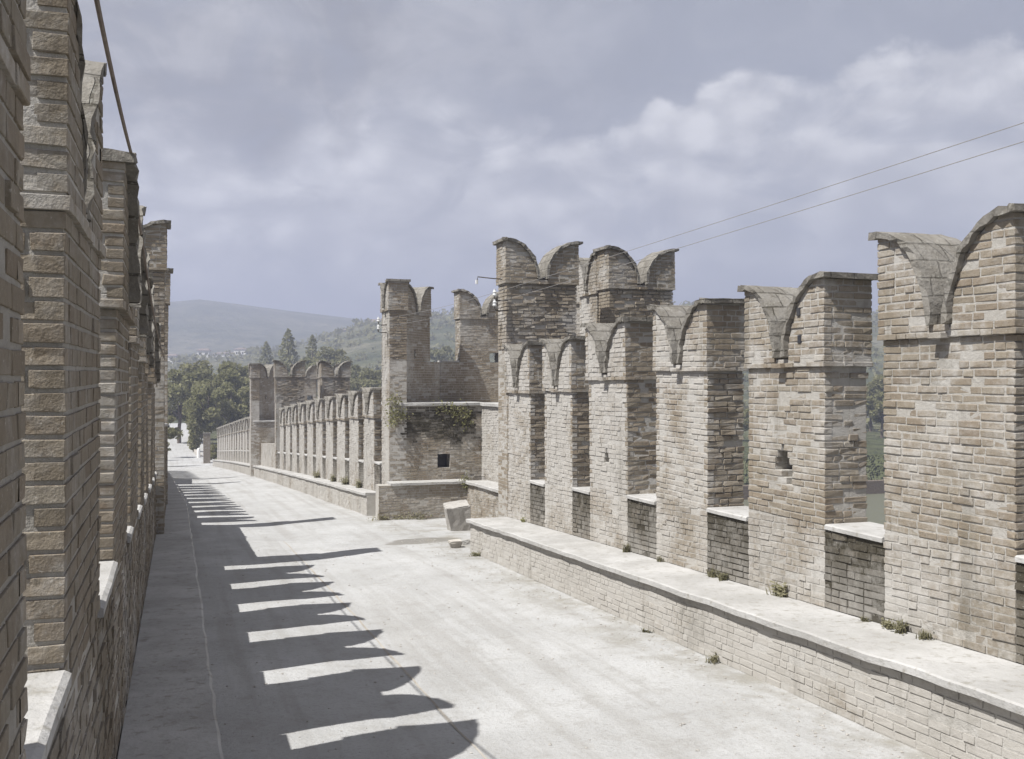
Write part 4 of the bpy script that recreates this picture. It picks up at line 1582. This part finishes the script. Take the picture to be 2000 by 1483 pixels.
# far woodland that reads as one mass
mb = MB()
for _ in range(2400):
    az = R(rnd.uniform(-4, 46))
    r = 200 + 700 * rnd.random() ** 1.4
    x, y = r * math.sin(az), r * math.cos(az)
    if y < 125 or abs(x - axis_x(y) - 2.9) < 12 and y < 320:
        continue
    z = ground_z(x, y)
    s = rnd.uniform(1.2, 2.6) * (0.7 + r / 700)
    for _ in range(13):
        d = Vector([rnd.gauss(0, 1) for _ in range(3)]).normalized() * s * rnd.random() ** 0.4
        p = Vector((x + d.x, y + d.y, z + s * 0.45 + d.z * 0.8))
        a = Vector([rnd.gauss(0, 1) for _ in range(3)]).normalized() * s * 0.36
        b = Vector([rnd.gauss(0, 1) for _ in range(3)]).normalized() * s * 0.36
        mb.add([tuple(p - a), tuple(p + b), tuple(p + a), tuple(p - b)], [(0, 1, 2, 3)])
tag(mb.build('woodland', 'leaf_dark'), kind='stuff')

# ------------------------------------------------------------------ houses
def house(px, py_base, d, w, dp, h, label, rot=0.0, roof=1.6, wins=(3, 2), mat='plaster_white', sink=6):
    p = world(px, py_base, d)
    t = thing('house', label, 'house', tuple(p))
    t.rotation_euler = (0, 0, R(-YAW) + rot)
    m = MB()
    m.box((-w / 2, 0, -sink), (w / 2, dp, h))
    m.build('wall', mat, t)
    m = MB()
    e = 0.5
    m.add([(-w / 2 - e, -e, h), (w / 2 + e, -e, h), (w / 2 + e, dp + e, h), (-w / 2 - e, dp + e, h), (-w / 2 + w * .2, dp / 2, h + roof), (w / 2 - w * .2, dp / 2, h + roof)],
          [(0, 3, 2, 1), (0, 1, 5, 4), (1, 2, 5), (2, 3, 4, 5), (3, 0, 4)])
    m.build('roof', 'roof_tile', t)
    nx, nz = wins
    for i in range(nx):
        for k in range(nz):
            m = MB()
            x = (i + 0.5) / nx * w - w / 2
            z = (k + 0.5) / nz * h
            m.box((x - .45, -0.06, z - .7), (x + .45, 0.1, z + .7))
            m.build('window', 'window_dark', t)


house(396, 698, 620, 7.5, 8, 4.2, 'small white house at the left of the villa row above the trees', 0.1, 1.4, (2, 1), sink=25)
house(440, 700, 640, 17, 8, 2.9, 'long low white villa in the middle of the row above the trees', 0.0, 1.2, (5, 1), sink=25)
house(468, 697, 630, 8, 8, 4.6, 'square white house at the right end of the villa row', -0.1, 1.3, (2, 1), sink=25)
house(477, 713, 560, 5, 6, 3.6, 'little white hut below the right end of the villa row', 0.2, 1.0, (1, 1), sink=25)
house(334, 716, 560, 5.5, 7, 6.0, 'pale house beside the left parapet edge above the tree', 0.0, 1.2, (1, 2), sink=25)
house(738, 641, 690, 16, 8, 4.5, 'tiny white house on the ridge left of the corner merlon', 0.0, 2.0, (3, 1))
house(684, 658, 600, 9, 8, 4.0, 'tiny yellowish house on the slope left of the corner merlon', 0.0, 1.5, (2, 1), 'slab_stone')
house(1708, 838, 212, 5.0, 6, 3.0, 'white building on the river bank seen in the gap beside the nearest merlon', 0.3, 1.2, (2, 1))

# quay wall along the far bank
m = MB()
for x0 in range(10, 260, 6):
    m.box((x0, 103.2, -16), (x0 + 5.99, 104.4, -12.6 + rnd.uniform(-.03, .03)), 0)
tag(m.build('quay_wall', 'bark'), 'long low dark quay wall along the far river bank', 'wall')

# ------------------------------------------------------------------ haze
m = MB()
m.box((-3300, -3200, -19), (3400, 3400, 180))
hz = m.build('haze', 'iron')
hz.data.materials.clear()
hm = bpy.data.materials.new('haze')
hm.use_nodes = True
nt = hm.node_tree
nt.nodes.remove(nt.nodes['Principled BSDF'])
pv = nt.nodes.new('ShaderNodeVolumePrincipled')
pv.inputs['Color'].default_value = (0.56, 0.60, 0.78, 1)
pv.inputs['Density'].default_value = 0.00105
pv.inputs['Anisotropy'].default_value = 0.2
nt.links.new(pv.outputs[0], nt.nodes['Material Output'].inputs['Volume'])
hz.data.materials.append(hm)
tag(hz, kind='stuff')
